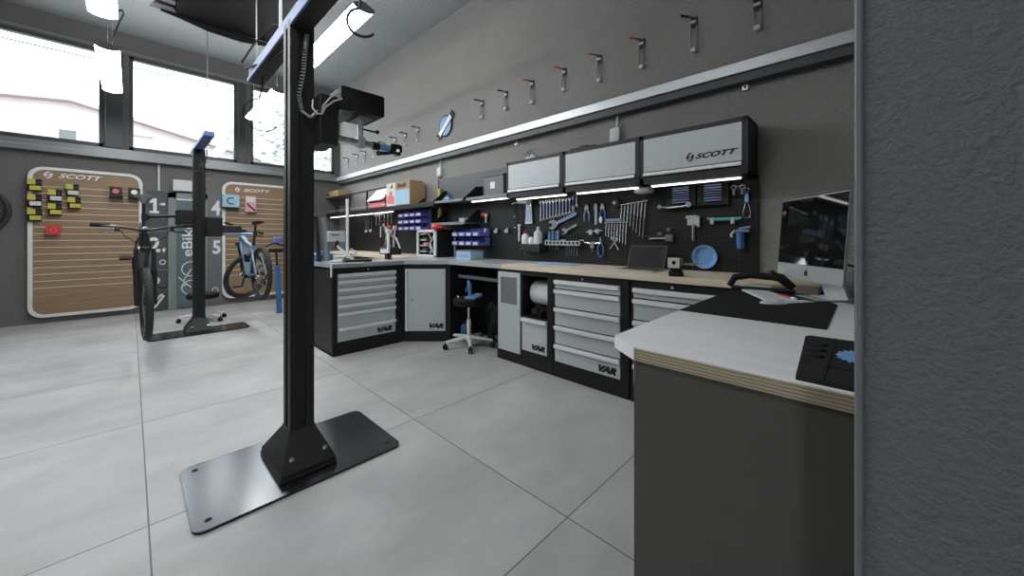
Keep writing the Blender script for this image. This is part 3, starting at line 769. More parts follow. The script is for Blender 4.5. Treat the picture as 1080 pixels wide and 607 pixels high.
# blue upright tool hanging beside the near post
t = thing('floor_pump', 'blue upright tube with dark clamp head left of the near post', 'floor pump', (1.78, 7.3, 0))
b = MB(); b.cyl((.0, 0, .02), (-.03, 0, .82), .042, n=18, bev=.008); b.build('barrel', 'blue', t)
b = MB(); b.cyl((-.03, 0, .80), (-.05, 0, 1.06), .016, n=10); b.build('rod', 'black', t)
b = MB(); b.box(-.16, .14, -.03, .03, 1.04, 1.11, .012); b.tube([(-.20, 0, 1.15), (-.08, 0, 1.2), (.10, 0, 1.15)], .016, 8); b.build('head', 'black', t)
b = MB(); b.box(-.09, .04, -.04, .04, 1.20, 1.30, .012); b.build('top_cap', 'blue_bin', t)
b = MB(); b.cyl((0, 0, 0), (0, 0, .022), .055, n=18, bev=.004); b.build('foot', 'blue', t)

# ------------------------------------------------------------------ tool benches
def front_text(t, par, x0, x1, z0, z1, y): b = MB(); b.text('VAR', x0, x1, z0, z1, y, .0015, .35, .085); b.build('logo', 'black', par)
def drawer(t, x0, x1, z0, z1, y=0., logo=None, name='drawer'):
    b = MB(); b.box(x0, x1, y-.012, y+.012, z0, z1, .002); d = b.build(name, 'front', t)
    b = MB(); b.prism([(y-.036, z1-.004), (y-.036, z1-.030), (y-.030, z1-.036), (y-.026, z1-.034), (y-.026, z1-.012), (y-.010, z1-.012), (y-.010, z1), (y-.030, z1)], x0, x1, 'yz'); b.build('handle', 'alu', d, smooth=False)
    if logo: front_text(t, d, *logo, y-.012)
    return d
def carcass(t, w, d, holes, z1=.955, name='carcass', y=0.):
    """black box with a face frame left standing round the openings"""
    b = MB(); b.box(0, w, y+.02, d, 0, .02); b.box(0, .018, y+.0, d, 0, z1); b.box(w-.018, w, y, d, 0, z1); b.box(0, w, d-.01, d, 0, z1); b.box(0, w, y, d, z1-.015, z1)
    xs = sorted({0, w}|{h[0] for h in holes}|{h[1] for h in holes}); zs = sorted({0, z1}|{h[2] for h in holes}|{h[3] for h in holes})
    for xa, xb in zip(xs, xs[1:]):
        for za, zb in zip(zs, zs[1:]):
            cx, cz = (xa+xb)/2, (za+zb)/2
            if not any(h[0] < cx < h[1] and h[2] < cz < h[3] for h in holes): b.box(xa, xb, y-.006, y+.02, za, zb)
    return b.build(name, 'black', t, smooth=False)
BG = 'black and grey workshop base cabinets'
def lock(t, x, z, y=-.006): b = MB(); b.cyl((x, y, z), (x, y-.008, z), .011, n=14); b.build('lock', 'steel', t)

# unit with the tall narrow door, the roll niche and one small drawer
t = thing('base_cabinet', 'black cabinet with narrow tall door, paper roll niche and small drawer', 'cabinet', (2.77, 2.89, 0), -90, BG)
carcass(t, .75, .64, [(.015, .345, .10, .94), (.362, .69, .51, .915), (.362, .69, .155, .495)])
b = MB(); b.box(.36, .69, 0, .6, .495, .51); b.box(.345, .36, 0, .6, .1, .95); b.build('shelf', 'black', t)
b = MB(); b.box(.018, .340, -.014, .006, .105, .60, .002); b.box(.018, .340, -.014, .006, .88, .935, .002); b.box(.018, .06, -.014, .006, .6, .88); b.box(.30, .340, -.014, .006, .6, .88); d = b.build('door', 'front', t)
b = MB(); b.box(.055, .305, -.006, .0, .595, .885); b.build('pane', 'front_dark', d, 'grey see-through door pane')
b = MB(); b.cyl((.318, -.014, .55), (.318, -.024, .55), .009, n=12); b.build('knob', 'steel', d)
drawer(t, .366, .686, .162, .49, 0, (.50, .665, .19, .245))
t = thing('paper_roll', 'large white paper roll inside the open cabinet niche', 'paper roll', (2.97, 2.35, .73), -90)
b = MB(); b.lathe([(.03, -.14), (.128, -.14), (.13, -.135), (.13, .135), (.128, .14), (.03, .14)], axis=(1, 0, 0), n=36); b.build('roll', 'white', t)
b = MB(); b.cyl((-.16, 0, 0), (.16, 0, 0), .018, n=12); b.build('spindle', 'steel', t)
b = MB(); b.box(-.165, -.155, -.02, .02, -.22, .03); b.box(.155, .165, -.02, .02, -.22, .03); b.build('holder', 'steel', t)
b = MB(); bmesh.ops.create_icosphere(b.bm, subdivisions=4, radius=1)
for v in b.bm.verts:
    n = noise.noise(v.co*2.6)*.35+noise.noise(v.co*6)*.15
    v.co = V((v.co.x*.11*(1+n), v.co.y*.09*(1+n), max(0, .03+v.co.z*.06*(1+n*1.5))))
tag(put(b.build('rag', 'black_matt'), (2.87, 2.36, .51), -90), 'crumpled black rag below the paper roll', 'rag')
# five-drawer unit
def five(label, yl, w, logo):
    t = thing('base_cabinet', label, 'cabinet', (2.77, yl, 0), -90, BG)
    x0, x1 = .025, w-.075
    carcass(t, w, .64, [(x0-.004, x1+.004, .138, .905)])
    for z0, z1 in ((.825, .902), (.655, .815), (.485, .645), (.312, .475)): drawer(t, x0, x1, z0, z1)
    drawer(t, x0, x1, .143, .302, 0, (x1-.20, x1-.03, .165, .225) if logo else None)
    lock(t, (x0+x1)/2-.03, .93)
    return t
five('black cabinet with five grey drawers in the middle of the long bench', 2.13, .76, True)
five('black cabinet with grey drawers, partly hidden behind the pale desk', 1.355, .76, True)
# bench end filler towards the desk
t = tag(put(MB().box(0, .36, 0, .64, 0, .955, .003).build('base_cabinet', 'black'), (2.77, .58, 0), -90), 'black bench end panel behind the pale desk under the monitor', 'cabinet', BG)
# peninsula drawer cabinet facing the camera
t = thing('base_cabinet', 'black cabinet with seven grey drawers at the end of the peninsula', 'cabinet', (1.52, 4.17, 0), 0, BG)
carcass(t, .84, .68, [(.047, .735, .142, .90)])
zz = [.895, .822, .736, .650, .556, .467, .305, .146]
for i in range(7): drawer(t, .051, .731, zz[i+1]+.006, zz[i], 0, (.50, .69, .175, .235) if i == 6 else None)
lock(t, .39, .93)
# corner cabinet across the angle
L = math.hypot(.41, .42)
t = thing('base_cabinet', 'black corner cabinet with one plain grey door beside the stool', 'cabinet', (2.36, 4.17, 0), -45.7, BG)
b = MB(); b.prism([(0, 0), (L, 0), (L+.46, .44), (L*.5+.25, .93), (-.43, .44)], 0, .955, 'xy'); b.build('carcass', 'black', t, smooth=False)
b = MB(); b.box(.045, .53, -.016, 0, .135, .905, .002); d = b.build('door', 'front', t)
b = MB(); b.box(.035, .058, -.034, -.012, .135, .905, .004); b.build('handle', 'alu', d)
b = MB(); b.cyl((.12, -.016, .52), (.12, -.022, .52), .009, n=12); b.build('lock', 'anthracite', d)
front_text(t, d, .33, .51, .17, .23, -.016)
# backs of the open bay
t = thing('bay_back_panel', 'dark recess panel behind the stool under the steel worktop', 'panel', (3.28, 3.73, 0), -90)
b = MB(); b.box(-.05, .84, 0, .02, 0, .955); b.build('board', 'black', t)
b = MB(); b.box(.05, .80, -.42, -.02, .80, .83, .004); b.build('shelf', 'anthracite', t)
b = MB(); b.box(.05, .80, -.435, -.415, .795, .835, .004); b.build('shelf_edge', 'panel_mid', t)
# far bench along the wall beyond the peninsula
t = thing('base_cabinet', 'black bench cabinet along the tool wall beyond the peninsula', 'cabinet', (2.80, 8.0, 0), -90, BG)
carcass(t, 3.1, .60, [(.05, 1.0, .12, .9), (1.05, 2.0, .12, .9), (2.05, 3.0, .12, .9)])
for x in (.052, 1.052, 2.052): b = MB(); b.box(x, x+.946, -.012, .01, .122, .898, .002); b.build('door', 'front', t)
# worktops
b = MB(); b.box(2.735, XW, .20, 2.80, .965, 1.012, .003)
tag(b.build('worktop', 'bench_wood'), 'pale wooden worktop of the long bench under the tools', 'worktop', 'bench worktops')
b = MB(); b.prism([(1.50, 4.135), (2.35, 4.135), (2.735, 3.74), (2.735, 2.802), (XW, 2.802), (XW, 4.88), (1.50, 4.88)], .965, 1.010, 'xy')
tag(b.build('worktop', 'worksteel', smooth=False), 'grey steel worktop turning the corner onto the peninsula', 'worktop', 'bench worktops')
b = MB(); b.box(2.76, XW, 4.885, 8.05, .965, 1.012, .003)
tag(b.build('worktop', 'bench_wood'), 'pale wooden worktop of the far bench beyond the peninsula', 'worktop', 'bench worktops')
b = MB(); b.box(.47, .5, -.02, .02, 0, .012); b.bm.free()
t = thing('blue_bench_mat', 'flat blue mat lying on the wooden bench below the spanners', 'mat', (3.20, 2.55, 1.012), -90)
b = MB(); b.prism(rrect(-.18, .42, -.13, .12, .02), 0, .005, 'xy'); b.build('sheet', 'blue_light', t)
b = MB(); b.prism(rrect(-.15, .39, -.11, .10, .02)+[], .005, .0065, 'xy'); b.build('surface', 'print_blue', t)

# ------------------------------------------------------------------ upper cabinets
UG = 'grey flip-door wall cabinets'
def upper(label, yl, w, logo):
    t = thing('wall_cabinet', label, 'cabinet', (3.10, yl, 1.76), -90, UG)
    b = MB(); b.box(0, w, .0, .30, 0, .02); b.box(0, w, 0, .30, .40, .42); b.box(0, .02, 0, .30, 0, .42); b.box(w-.02, w, 0, .30, 0, .42); b.box(0, w, .28, .30, 0, .42)
    b.box(0, .032, -.008, .02, 0, .42); b.box(w-.035, w, -.008, .02, 0, .42); b.box(0, w, -.008, .02, .385, .42); b.box(0, w, -.008, .02, 0, .055); b.build('carcass', 'anthracite', t, smooth=False)
    b = MB(); b.box(.034, w-.037, -.014, .006, .10, .382, .002); d = b.build('door', 'front', t)
    b = MB(); b.box(.034, w-.037, -.030, -.004, .064, .092, .005); b.build('handle', 'alu', d)
    if logo:
        b = MB(); emblem(b, w*.513, .175, .068, -.014); b.text('SCOTT', w*.562, w*.928, .154, .196, -.014, .0015, .4, .045); b.build('logo', 'black', d)
upper('left wall cabinet with plain grey flip door', 3.075, .815, False)
upper('middle wall cabinet with plain grey flip door', 2.255, .82, False)
upper('right wall cabinet with grey flip door and black SCOTT logo', 1.43, .81, True)
def led(label, y0, y1, x=3.15, z=1.745):
    t = thing('led_strip', label, 'light', (x, y0, z), -90, 'slim LED strips under cabinets and shelves')
    w = y0-y1
    b = MB(); b.box(0, w, -.012, .03, 0, .015, .002); b.build('profile', 'alu', t)
    b = MB(); b.box(.01, w-.01, -.014, .024, -.009, .001, .002); b.build('diffuser', 'led', t)
led('lit strip under the left wall cabinet', 2.97, 2.26); led('lit strip under the middle wall cabinet', 2.13, 1.47); led('lit strip under the right wall cabinet', 1.36, .67)
led('lit strip under the shelf with the grey metal box', 3.80, 3.09, 3.16, 1.775)
led('lit strip under the far shelf below the cardboard box with lid', 6.57, 5.92); led('lit strip under the far shelf, second from the cardboard boxes', 7.40, 6.68); led('lit strip farthest along under the far shelf', 8.75, 7.50)

# pegboards
def board(label, yl, w, z0, z1, m='peg'):
    t = thing('pegboard', label, 'pegboard', (3.40, yl, z0), -90, 'perforated tool boards on the wall')
    b = MB(); b.box(0, w, 0, .016, 0, z1-z0, .002); b.build('panel', m, t)
    b = MB(); b.box(0, .012, -.006, 0, 0, z1-z0); b.box(w-.012, w, -.006, 0, 0, z1-z0); b.build('edge_strip', 'black', t)
board('black pegboard full of tools above the wooden bench', 3.10, 2.49, 1.013, 1.775)
board('black pegboard behind the small metal shelves', 4.92, 1.82, 1.012, 1.80)
board('grey pegboard strip above the small metal shelves', 4.92, 1.82, 1.80, 2.21, 'peg_grey')
board('black pegboard along the far bench below the cardboard boxes', 8.55, 3.62, 1.013, 1.758)

# ------------------------------------------------------------------ tools on the pegboard
def wt(name, label, cat, y, z, group=None, x=3.385, tilt=0.):
    o = thing(name, label, cat, (x, y, z), -90, group)
    if tilt: o.rotation_euler = M4.Rotation(R(-90), 4, 'Z').to_3x3().to_4x4().__matmul__(M4.Rotation(R(tilt), 4, 'Y')).to_euler()
    return o
def peg(t, x=0, z=0): b = MB(); b.cyl((x, .014, z), (x, -.016, z), .003, n=6); b.build('peg_hook', 'steel', t)
def spanner(t, L, s=1., shaft='blue_tool', up=1):
    """ring head at the top of z=0, open jaw at z=-L"""
    b = MB(); w = .012*s
    b.prism([(u, v) for u, v in arc(0, 0, .017*s, 0, 360, 18)[:-1]], -.010, -.001)
    b.prism([(w*.8, -.01*s), (w*.7, -L+.02*s), (.019*s, -L), (.016*s, -L-.022*s), (.007*s, -L-.018*s), (.007*s, -L-.003*s), (-.006*s, -L+.001*s), (-.008*s, -L-.016*s), (-.017*s, -L-.018*s), (-.019*s, -L+.004*s), (-w*.7, -L+.022*s), (-w*.8, -.01*s)], -.009, -.003)
    h = b.build('head', 'steel', t, smooth=False)
    b = MB(); b.box(-w*.62, w*.62, -.0105, -.002, -L+.03*s, -.022*s, .001); b.build('shank', shaft, t)
    b = MB(); b.cyl((0, -.011, 0), (0, -.0005, 0), .009*s, n=12); b.build('ring_hole', 'black', h)
for i in range(11):
    f = i/10.
    t = wt('spanner', 'blue combination spanner, %s from the left of the angled row' % ORD[i], 'spanner', 2.79-.46*f, 1.715+.015*f, 'row of blue combination spanners')
    spanner(t, .21-.06*f, 1.05-.15*f)
for i in range(2):
    t = wt('spanner', ('taller' if i == 0 else 'shorter')+' upright blue spanner at the right end of the angled row', 'spanner', 2.33-.045*i, 1.785-.01*i, 'row of blue combination spanners')
    spanner(t, .16-.03*i, .95)
t = wt('adjustable_wrench', 'large adjustable wrench lying diagonally below the blue spanners', 'wrench', 2.60, 1.445, 'adjustable wrenches')
def adj(t, L, s, ang, m='blue_tool'):
    rt = M4.Rotation(R(-ang), 4, 'Y')
    b = MB(); b.prism([(.03*s, .014*s), (L, .017*s), (L+.01, 0), (L, -.017*s), (.03*s, -.014*s)], -.014, -.004); b.xf(rt); b.build('handle', m, t, smooth=False)
    b = MB(); b.prism([(.05*s, .018*s), (.02*s, .045*s), (-.035*s, .05*s), (-.045*s, .03*s), (-.01*s, .02*s), (-.012*s, -.014*s), (-.055*s, -.01*s), (-.05*s, -.03*s), (-.01*s, -.045*s), (.05*s, -.03*s)], -.018, -.002); b.xf(rt); b.build('jaws', 'steel', t, smooth=False)
    b = MB(); b.cyl((.012*s, -.019, -.02*s), (.035*s, -.019, -.02*s), .010*s, n=10); b.xf(rt); b.build('thumb_wheel', 'steel', t)
adj(t, .33, 1.15, 20)
t = wt('adjustable_wrench', 'small adjustable wrench below the large diagonal one', 'wrench', 2.44, 1.365, 'adjustable wrenches'); adj(t, .17, .8, 24, 'steel')
# blue leaflets clipped at the left of the spanners
t = wt('tool_card', 'pale blue printed card hanging left of the angled spanners', 'card', 2.975, 1.69)
b = MB(); b.prism([(-.04, 0), (.04, .01), (.055, -.225), (-.06, -.225)], -.014, -.004); b.build('card', 'paper', t, smooth=False)
b = MB(); b.box(-.04, .04, -.022, -.004, -.03, .02, .004); b.build('clip', 'steel', t)
b = MB()
for i in range(3): b.box(-.05+i*.035, -.03+i*.035, -.016, -.014, -.21, -.06)
b.build('print', 'blue_tool', t)
# basket of bottles
t = wt('wall_bin', 'black wall bin holding bottles on the tool pegboard', 'bin', 2.87, 1.13, x=3.38)
b = MB(); b.box(-.165, .165, -.12, 0, -.005, .008); b.box(-.165, -.158, -.12, 0, 0, .10); b.box(.158, .165, -.12, 0, 0, .10); b.box(-.165, .165, -.12, -.113, 0, .09); b.box(-.165, .165, -.008, 0, 0, .14); b.build('tub', 'anthracite', t, smooth=False)
def bottle(label, y, z, h, r, capm, x=3.315, body='white', group='bottles in the wall bin'):
    t = thing('bottle', label, 'bottle', (x, y, z), -90, group)
    b = MB(); b.lathe([(r*.9, 0), (r, .006), (r, h*.7), (r*.85, h*.8), (r*.35, h*.86), (r*.35, h*.9)], n=18); b.build('body', body, t)
    b = MB(); b.lathe([(r*.42, h*.88), (r*.42, h*.98), (r*.3, h)], n=14); b.build('cap', capm, t)
    return t
bottle('white bottle with red cap at the left of the wall bin', 2.98, 1.14, .235, .042, 'red')
bottle('short white bottle with black cap in the middle of the wall bin', 2.88, 1.14, .19, .040, 'black')
bottle('tall pale bottle with rounded top at the right of the wall bin', 2.775, 1.14, .28, .052, 'off_white', body='off_white')
# screwdriver rail
t = wt('tool_rail', 'pale perforated metal rail carrying screwdrivers', 'tool rail', 2.45, 1.23, x=3.375)
b = MB(); b.box(-.24, .24, -.045, .002, .0, .008); b.box(-.24, .24, -.048, -.042, -.02, .03); b.box(-.26, .26, -.004, .004, .03, .045); b.build('rail', 'alu_soft', t, smooth=False)
b = MB()
for i in range(9): b.box(-.22+i*.052, -.19+i*.052, -.05, -.047, -.008, .02)
b.build('slots', 'anthracite', t)
def driver(label, y, z, hl, bl, m):
    t = thing('screwdriver', label, 'screwdriver', (3.352, y, z), -90, 'screwdrivers in the pegboard rail')
    b = MB(); b.lathe([(.008, 0), (.014, .01), (.015, hl*.5), (.011, hl*.75), (.015, hl*.92), (.009, hl)], n=12); b.build('handle', m, t)
    b = MB(); b.cyl((0, 0, -bl), (0, 0, .004), .0032, n=8); b.build('blade', 'steel', t)
for i, y in enumerate((2.64, 2.59, 2.545, 2.515)): driver('blue-handled screwdriver, %s from the left in the rail' % ORD[i], y, 1.245, .12+.01*(i % 2), .09, ('cyan', 'blue_tool', 'blue', 'blue_tool')[i])
for i, y in enumerate((2.40, 2.365, 2.33, 2.295, 2.26)): driver('dark-handled screwdriver with long blade, %s from the right in the rail' % ORD[4-i], y, 1.245, .075, .15, 'anthracite')
# pliers
def pliers(t, h, grip, s=1.):
    b = MB()
    for sg in (-1, 1):
        b.prism([(sg*.0, -.005), (sg*.024*s, -.02*s), (sg*.02*s, .018*s), (sg*.003, .05*s), (sg*.001, .02)], -.014, -.004)
    b.cyl((0, -.016, 0), (0, -.002, 0), .012*s, n=12); b.build('jaws', 'steel', t, smooth=False)
    for sg in (-1, 1):
        b = MB(); b.tube([(sg*.01*s, -.009, -.015*s), (sg*.026*s, -.009, -.05*s), (sg*.024*s, -.009, -h)], [.006*s, .008*s, .007*s], 8); b.build('grip', grip, t)
t = wt('pliers', 'pliers with pale grips, left of the pair right of the spanners', 'pliers', 2.155, 1.60, 'pliers and cutters'); pliers(t, .13, 'blue_tool', 1.15); peg(t)
t = wt('cable_cutter', 'pale blue handled cutter hanging between the two pliers', 'cutter', 2.04, 1.62, 'pliers and cutters')
b = MB(); b.box(-.014, .014, -.02, -.004, -.19, -.02, .006); b.build('handle', 'print_blue', t); b = MB(); b.prism([(-.022, -.03), (.022, -.03), (.018, .02), (0, .035), (-.018, .02)], -.02, -.004); b.build('head', 'steel', t, smooth=False)
t = wt('pliers', 'pliers with blue and white grips, right of the pair', 'pliers', 1.965, 1.60, 'pliers and cutters'); pliers(t, .11, 'blue', 1.05); peg(t)
b = MB(); b.ball((-.02, -.012, -.12), .025, 2, (.8, .4, 1.5)); b.build('grip_end', 'white', t)
# small bench tools in the middle
t = wt('chain_tool', 'small chrome cross-bar tool below the pliers', 'tool', 2.06, 1.355, 'small chrome tools'); b = MB(); b.cyl((-.09, -.014, 0), (.09, -.014, .012), .008, n=10); b.box(-.06, -.02, -.03, -.002, -.03, .025, .005); b.box(.02, .06, -.03, -.002, -.02, .03, .005); b.build('body', 'alu_soft', t); peg(t)
t = wt('chain_tool', 'chrome wing-handled tool right of the screwdriver rail', 'tool', 2.08, 1.235, 'small chrome tools'); b = MB(); b.tube([(-.10, -.014, .01), (0, -.014, 0), (.10, -.014, .005)], [.006, .012, .006], 10); b.box(-.025, .025, -.03, -.002, -.05, .02, .006); b.build('body', 'steel', t); b = MB(); b.cyl((0, -.02, -.05), (0, -.02, -.09), .006, n=8); b.build('pin', 'steel', t); peg(t)
t = wt('cable_cutter', 'blue looped cutter hanging above the bench behind the laptop', 'cutter', 1.985, 1.27); b = MB(); b.tube([(.0, -.012, -.02), (-.03, -.012, -.07), (-.03, -.012, -.14), (0, -.012, -.18), (.03, -.012, -.14), (.03, -.012, -.07), (0, -.012, -.02)], .009, 8); b.build('handles', 'blue', t); b = MB(); b.prism([(-.012, -.02), (.012, -.02), (.004, .03), (-.004, .03)], -.016, -.006); b.build('blades', 'steel', t); peg(t)
t = wt('tape_roll', 'dark round disc hanging above the short hex keys', 'disc', 1.81, 1.64); b = MB(); b.lathe([(.012, 0), (.045, .002), (.05, .012), (.045, .03), (.02, .034)], (0, 0, 0), (0, -1, 0), 24); b.build('disc', 'anthracite', t); b = MB(); b.lathe([(.002, .034), (.018, .034), (.016, .04)], (-.008, 0, .004), (0, -1, 0), 16); b.build('hub', 'off_white', t)
# hex key rows
def hexkey(label, y, z, L, group, m='steel', top='cyan', ang=0):
    t = thing('hex_key', label, 'hex key', (3.375, y, z), -90, group)
    rt = M4.Rotation(R(ang), 4, 'Y')
    b = MB(); b.cyl((0, 0, -.02), (0, 0, -L), .0052, n=6); b.xf(rt); b.build('rod', m, t)
    b = MB(); b.cyl((0, 0, -.02), (0, 0, -L*.45), .0062, n=8); b.xf(rt); b.build('sleeve', top, t)
    b = MB(); b.tube([(0, .01, -.002), (0, 0, 0), (.0, 0, -.03)], .0055, 8); b.cyl((-.022, -.002, 0), (.022, -.002, .004), .0075, n=10); b.xf(rt); b.build('handle', 'steel', t)
for i in range(8):
    f = i/7.; hexkey('T-handled hex key in the rising row, %s from the left' % ORD[i], 1.75-.245*f, 1.62+.025*f, .13+.23*f, 'large T-handled hex keys', 'steel', 'cyan_pale' if i < 6 else 'alu_soft', 5)
for i in range(8):
    f = i/7.; hexkey('short T-handled hex key above the laptop, %s from the left' % ORD[i], 1.92-.22*f, 1.45, .14+.085*f, 'short T-handled hex keys', 'steel', 'alu_soft', 3)
t = wt('tool_holder', 'pale violet strip holder above the short hex keys', 'holder', 1.80, 1.475); b = MB(); b.box(-.13, .05, -.02, 0, -.012, .012, .003); b.build('strip', 'blue_tool', t); peg(t)
t = wt('cone_spanner', 'crossed chrome cone spanners above the laptop', 'spanner', 1.83, 1.25)
for a in (38, -30):
    b = MB(); b.box(-.008, .008, -.012, -.004, -.09, .04, .002); b.lathe([(.006, 0), (.018, 0), (.018, .008), (.006, .008)], (0, -.004, .045), (0, -1, 0), 14); b.xf(M4.Rotation(R(a), 4, 'Y')); b.build('blade', 'steel', t)
# long dark bar tool
t = wt('torque_wrench', 'long dark torque wrench lying level above the laptop', 'wrench', 1.45, 1.305)
b = MB(); b.cyl((-.14, -.016, 0), (.16, -.016, .004), .008, n=10); b.build('shaft', 'anthracite', t); b = MB(); b.box(.13, .20, -.035, -.002, -.045, .02, .008); b.box(.06, .10, -.03, -.004, .01, .04, .006); b.cyl((.165, -.02, .05), (.165, -.02, .08), .02, n=12); b.build('head', 'panel_mid', t); b = MB(); b.cyl((-.02, -.016, -.018), (.14, -.016, -.014), .006, n=8); b.build('handle', 'alu_soft', t)
# blue blade rows
def blades(label, yc, n, w):
    t = wt('bit_rack', label, 'tool rack', yc, 1.60, 'racks of blue slim tools', x=3.38)
    b = MB(); b.box(-w/2-.06, w/2+.05, -.03, 0, -.035, .15, .004); b.build('holder', 'black', t)
    for i in range(n):
        b = MB(); b.box(-w/2, w/2, -.052, -.030, i*.021, i*.021+.010, .002); b.build('handle', 'blue_tool', t)
blades('rack of blue slim tools under the right cabinet, left of two', 1.175, 7, .14)
blades('rack of blue slim tools under the right cabinet, right of two', .92, 7, .13)
t = wt('spanner', 'slim chrome spanner lying level under the left blue rack', 'spanner', 1.36, 1.575)
b = MB(); b.tube([(0, -.045, .0), (.08, -.045, -.012), (.2, -.045, -.006), (.25, -.045, .004)], .008, 8); b.lathe([(.008, 0), (.02, 0), (.02, .012), (.008, .012)], (0, -.04, 0), (0, -1, 0), 14); b.lathe([(.01, 0), (.024, 0), (.024, .012), (.01, .012)], (.25, -.04, .006), (0, -1, 0), 14); b.build('body', 'steel', t); b = MB(); b.cyl((.02, .0, .0), (.02, -.045, -.004), .003, n=6); b.build('peg_hook', 'steel', t)
t = wt('caliper_tool', 'silver clamp tool hanging right of the torque wrench', 'clamp', 1.075, 1.46)
b = MB(); b.box(-.055, .045, -.03, -.004, -.06, .0, .006); b.box(-.07, .03, -.024, -.006, .0, .03, .006); b.box(.03, .05, -.035, -.004, -.075, .02, .004); b.build('body', 'alu_soft', t); b = MB(); b.cyl((-.005, -.017, -.05), (-.005, -.017, -.13), .014, n=12); b.cyl((-.005, -.017, -.13), (-.005, -.017, -.19), .011, n=12); b.build('handle', 'steel', t)
t = wt('bar_tool', 'turquoise flat bar on two pegs', 'tool', .84, 1.447)
b = MB(); b.tube([(-.13, -.02, .012), (-.09, -.02, 0), (.09, -.02, 0), (.12, -.02, .008)], [.008, .014, .014, .010], 10); b.build('bar', 'cyan', t)
for x in (-.09, .06): b = MB(); b.box(x-.015, x+.015, -.035, 0, -.04, .015, .004); b.build('bracket', 'alu_soft', t)
t = wt('clip_hook', 'pair of small white clips at the top right of the pegboard', 'clip', .745, 1.70)
for x in (-.03, .03): b = MB(); b.ring((x, -.014, .0), (0, 1, 0), .017, .005, 16, 6); b.cyl((x, -.012, -.02), (x, -.012, -.06), .009, n=10); b.build('clip', 'off_white', t)
b = MB(); b.cyl((-.03, -.008, .008), (.03, -.008, .008), .004, n=8); b.build('bar', 'white', t)
t = wt('gauge', 'small upright gauge with pale label and wire loop', 'gauge', .685, 1.62)
b = MB(); b.box(-.016, .016, -.02, -.002, -.06, .045, .005); b.build('body', 'blue', t); b = MB(); b.box(-.012, .012, -.022, -.02, -.04, .02); b.build('label_strip', 'print_blue', t); b = MB(); b.tube([(-.012, -.01, -.06), (-.026, -.01, -.13), (-.02, -.01, -.165), (.02, -.01, -.165), (.026, -.01, -.13), (.012, -.01, -.06)], .0035, 6); b.build('wire_loop', 'steel', t); b = MB(); b.ring((0, -.012, .055), (0, 1, 0), .014, .004, 14, 6); b.build('hang_ring', 'steel', t)
t = wt('spray_gun', 'blue cylinder tool with chrome head at the right end', 'tool', .715, 1.36)
b = MB(); b.cyl((-.005, -.035, -.15), (-.01, -.035, -.02), .030, n=18, bev=.005); b.build('barrel', 'blue', t); b = MB(); b.box(-.045, .055, -.055, -.01, -.02, .0, .006); b.cyl((-.02, -.035, .005), (.06, -.035, .02), .009, n=10); b.build('head', 'blue_tool', t); b = MB(); b.tube([(-.05, -.03, -.01), (-.075, -.03, -.04), (-.07, -.03, -.06)], .010, 8); b.build('trigger', 'off_white', t); b = MB(); b.cyl((0, .01, -.005), (0, -.035, -.005), .004, n=6); b.build('peg_hook', 'steel', t)
t = wt('magnetic_bowl', 'round blue dish on the pegboard above the wooden bench', 'dish', .99, 1.135)
b = MB(); b.lathe([(.002, .004), (.062, .004), (.070, .012), (.094, .030), (.10, .030), (.098, .024), (.075, .002), (.002, 0)], (0, .0, 0), (0, -1, 0), 40); b.build('dish', 'blue_light', t)
# left end: long thin things, gloves, hooks
t = wt('brush', 'long slim dark brush set hanging left of the pale card', 'brush', 3.23, 1.72)
b = MB(); b.tube([(0, -.012, 0), (.01, -.012, -.1), (.025, -.012, -.25), (.05, -.012, -.44)], [.007, .008, .008, .006], 8); b.build('handle', 'anthracite', t)
b = MB(); b.tube([(-.03, -.012, 0), (.0, -.012, .012), (.05, -.012, .015)], .010, 8); b.build('head', 'off_white', t)
b = MB(); b.ball((.02, -.014, -.16), .014); b.ball((.03, -.014, -.3), .012); b.build('rings', 'steel', t)
t = wt('file', 'short pale file hanging beside the long dark brush', 'file', 3.135, 1.44); b = MB(); b.box(-.016, .016, -.018, -.004, -.19, .0, .003); b.build('blade', 'alu_soft', t); b = MB(); b.cyl((-.02, -.012, .01), (.03, -.012, .012), .009, n=8); b.build('handle', 'off_white', t)
for i, (y, lb) in enumerate(((3.55, 'left'), (3.35, 'right'))):
    t = wt('chrome_fitting', 'small chrome fitting on the pegboard, %s of two' % lb, 'fitting', y, 1.385, 'small chrome fittings'); b = MB(); b.box(-.035, .03, -.03, -.002, -.03, .01, .006); b.box(-.01, .03, -.025, -.002, .01, .035, .005); b.build('body', 'alu_soft', t); peg(t)
t = wt('cable_puller', 'red and chrome tool hanging right of the lower shelf', 'tool', 3.77, 1.595); b = MB(); b.box(-.06, .01, -.04, -.002, -.01, .04, .010); b.build('grip', 'red', t); b = MB(); b.box(-.0, .05, -.03, -.002, -.02, .03, .006); b.cyl((.02, -.014, -.02), (.02, -.014, -.1), .014, n=10); b.build('body', 'alu_soft', t)
t = wt('fork_tool', 'pale chrome forked tool hanging beside the blue bins', 'tool', 3.74, 1.39); b = MB(); b.box(-.04, .05, -.03, -.004, -.03, .03, .010); b.build('body', 'off_white', t)
for x in (-.02, .025): b = MB(); b.cyl((x, -.014, -.02), (x, -.014, -.12), .011, n=8); b.build('prong', 'alu_soft', t)
# sockets under the cabinets
def socket(label, y):
    t = thing('power_socket', label, 'socket', (3.30, y, 1.76), -90, 'white fittings under the wall cabinets')
    b = MB(); b.box(-.075, .075, -.06, .06, -.055, 0, .018, seg=3); b.build('housing', 'off_white', t); b = MB(); b.box(-.06, .06, -.064, -.058, -.04, -.015, .004); b.build('face', 'white', t)
socket('white fitting under the left wall cabinet', 2.98); socket('white fitting between the middle and right wall cabinets', 1.49)

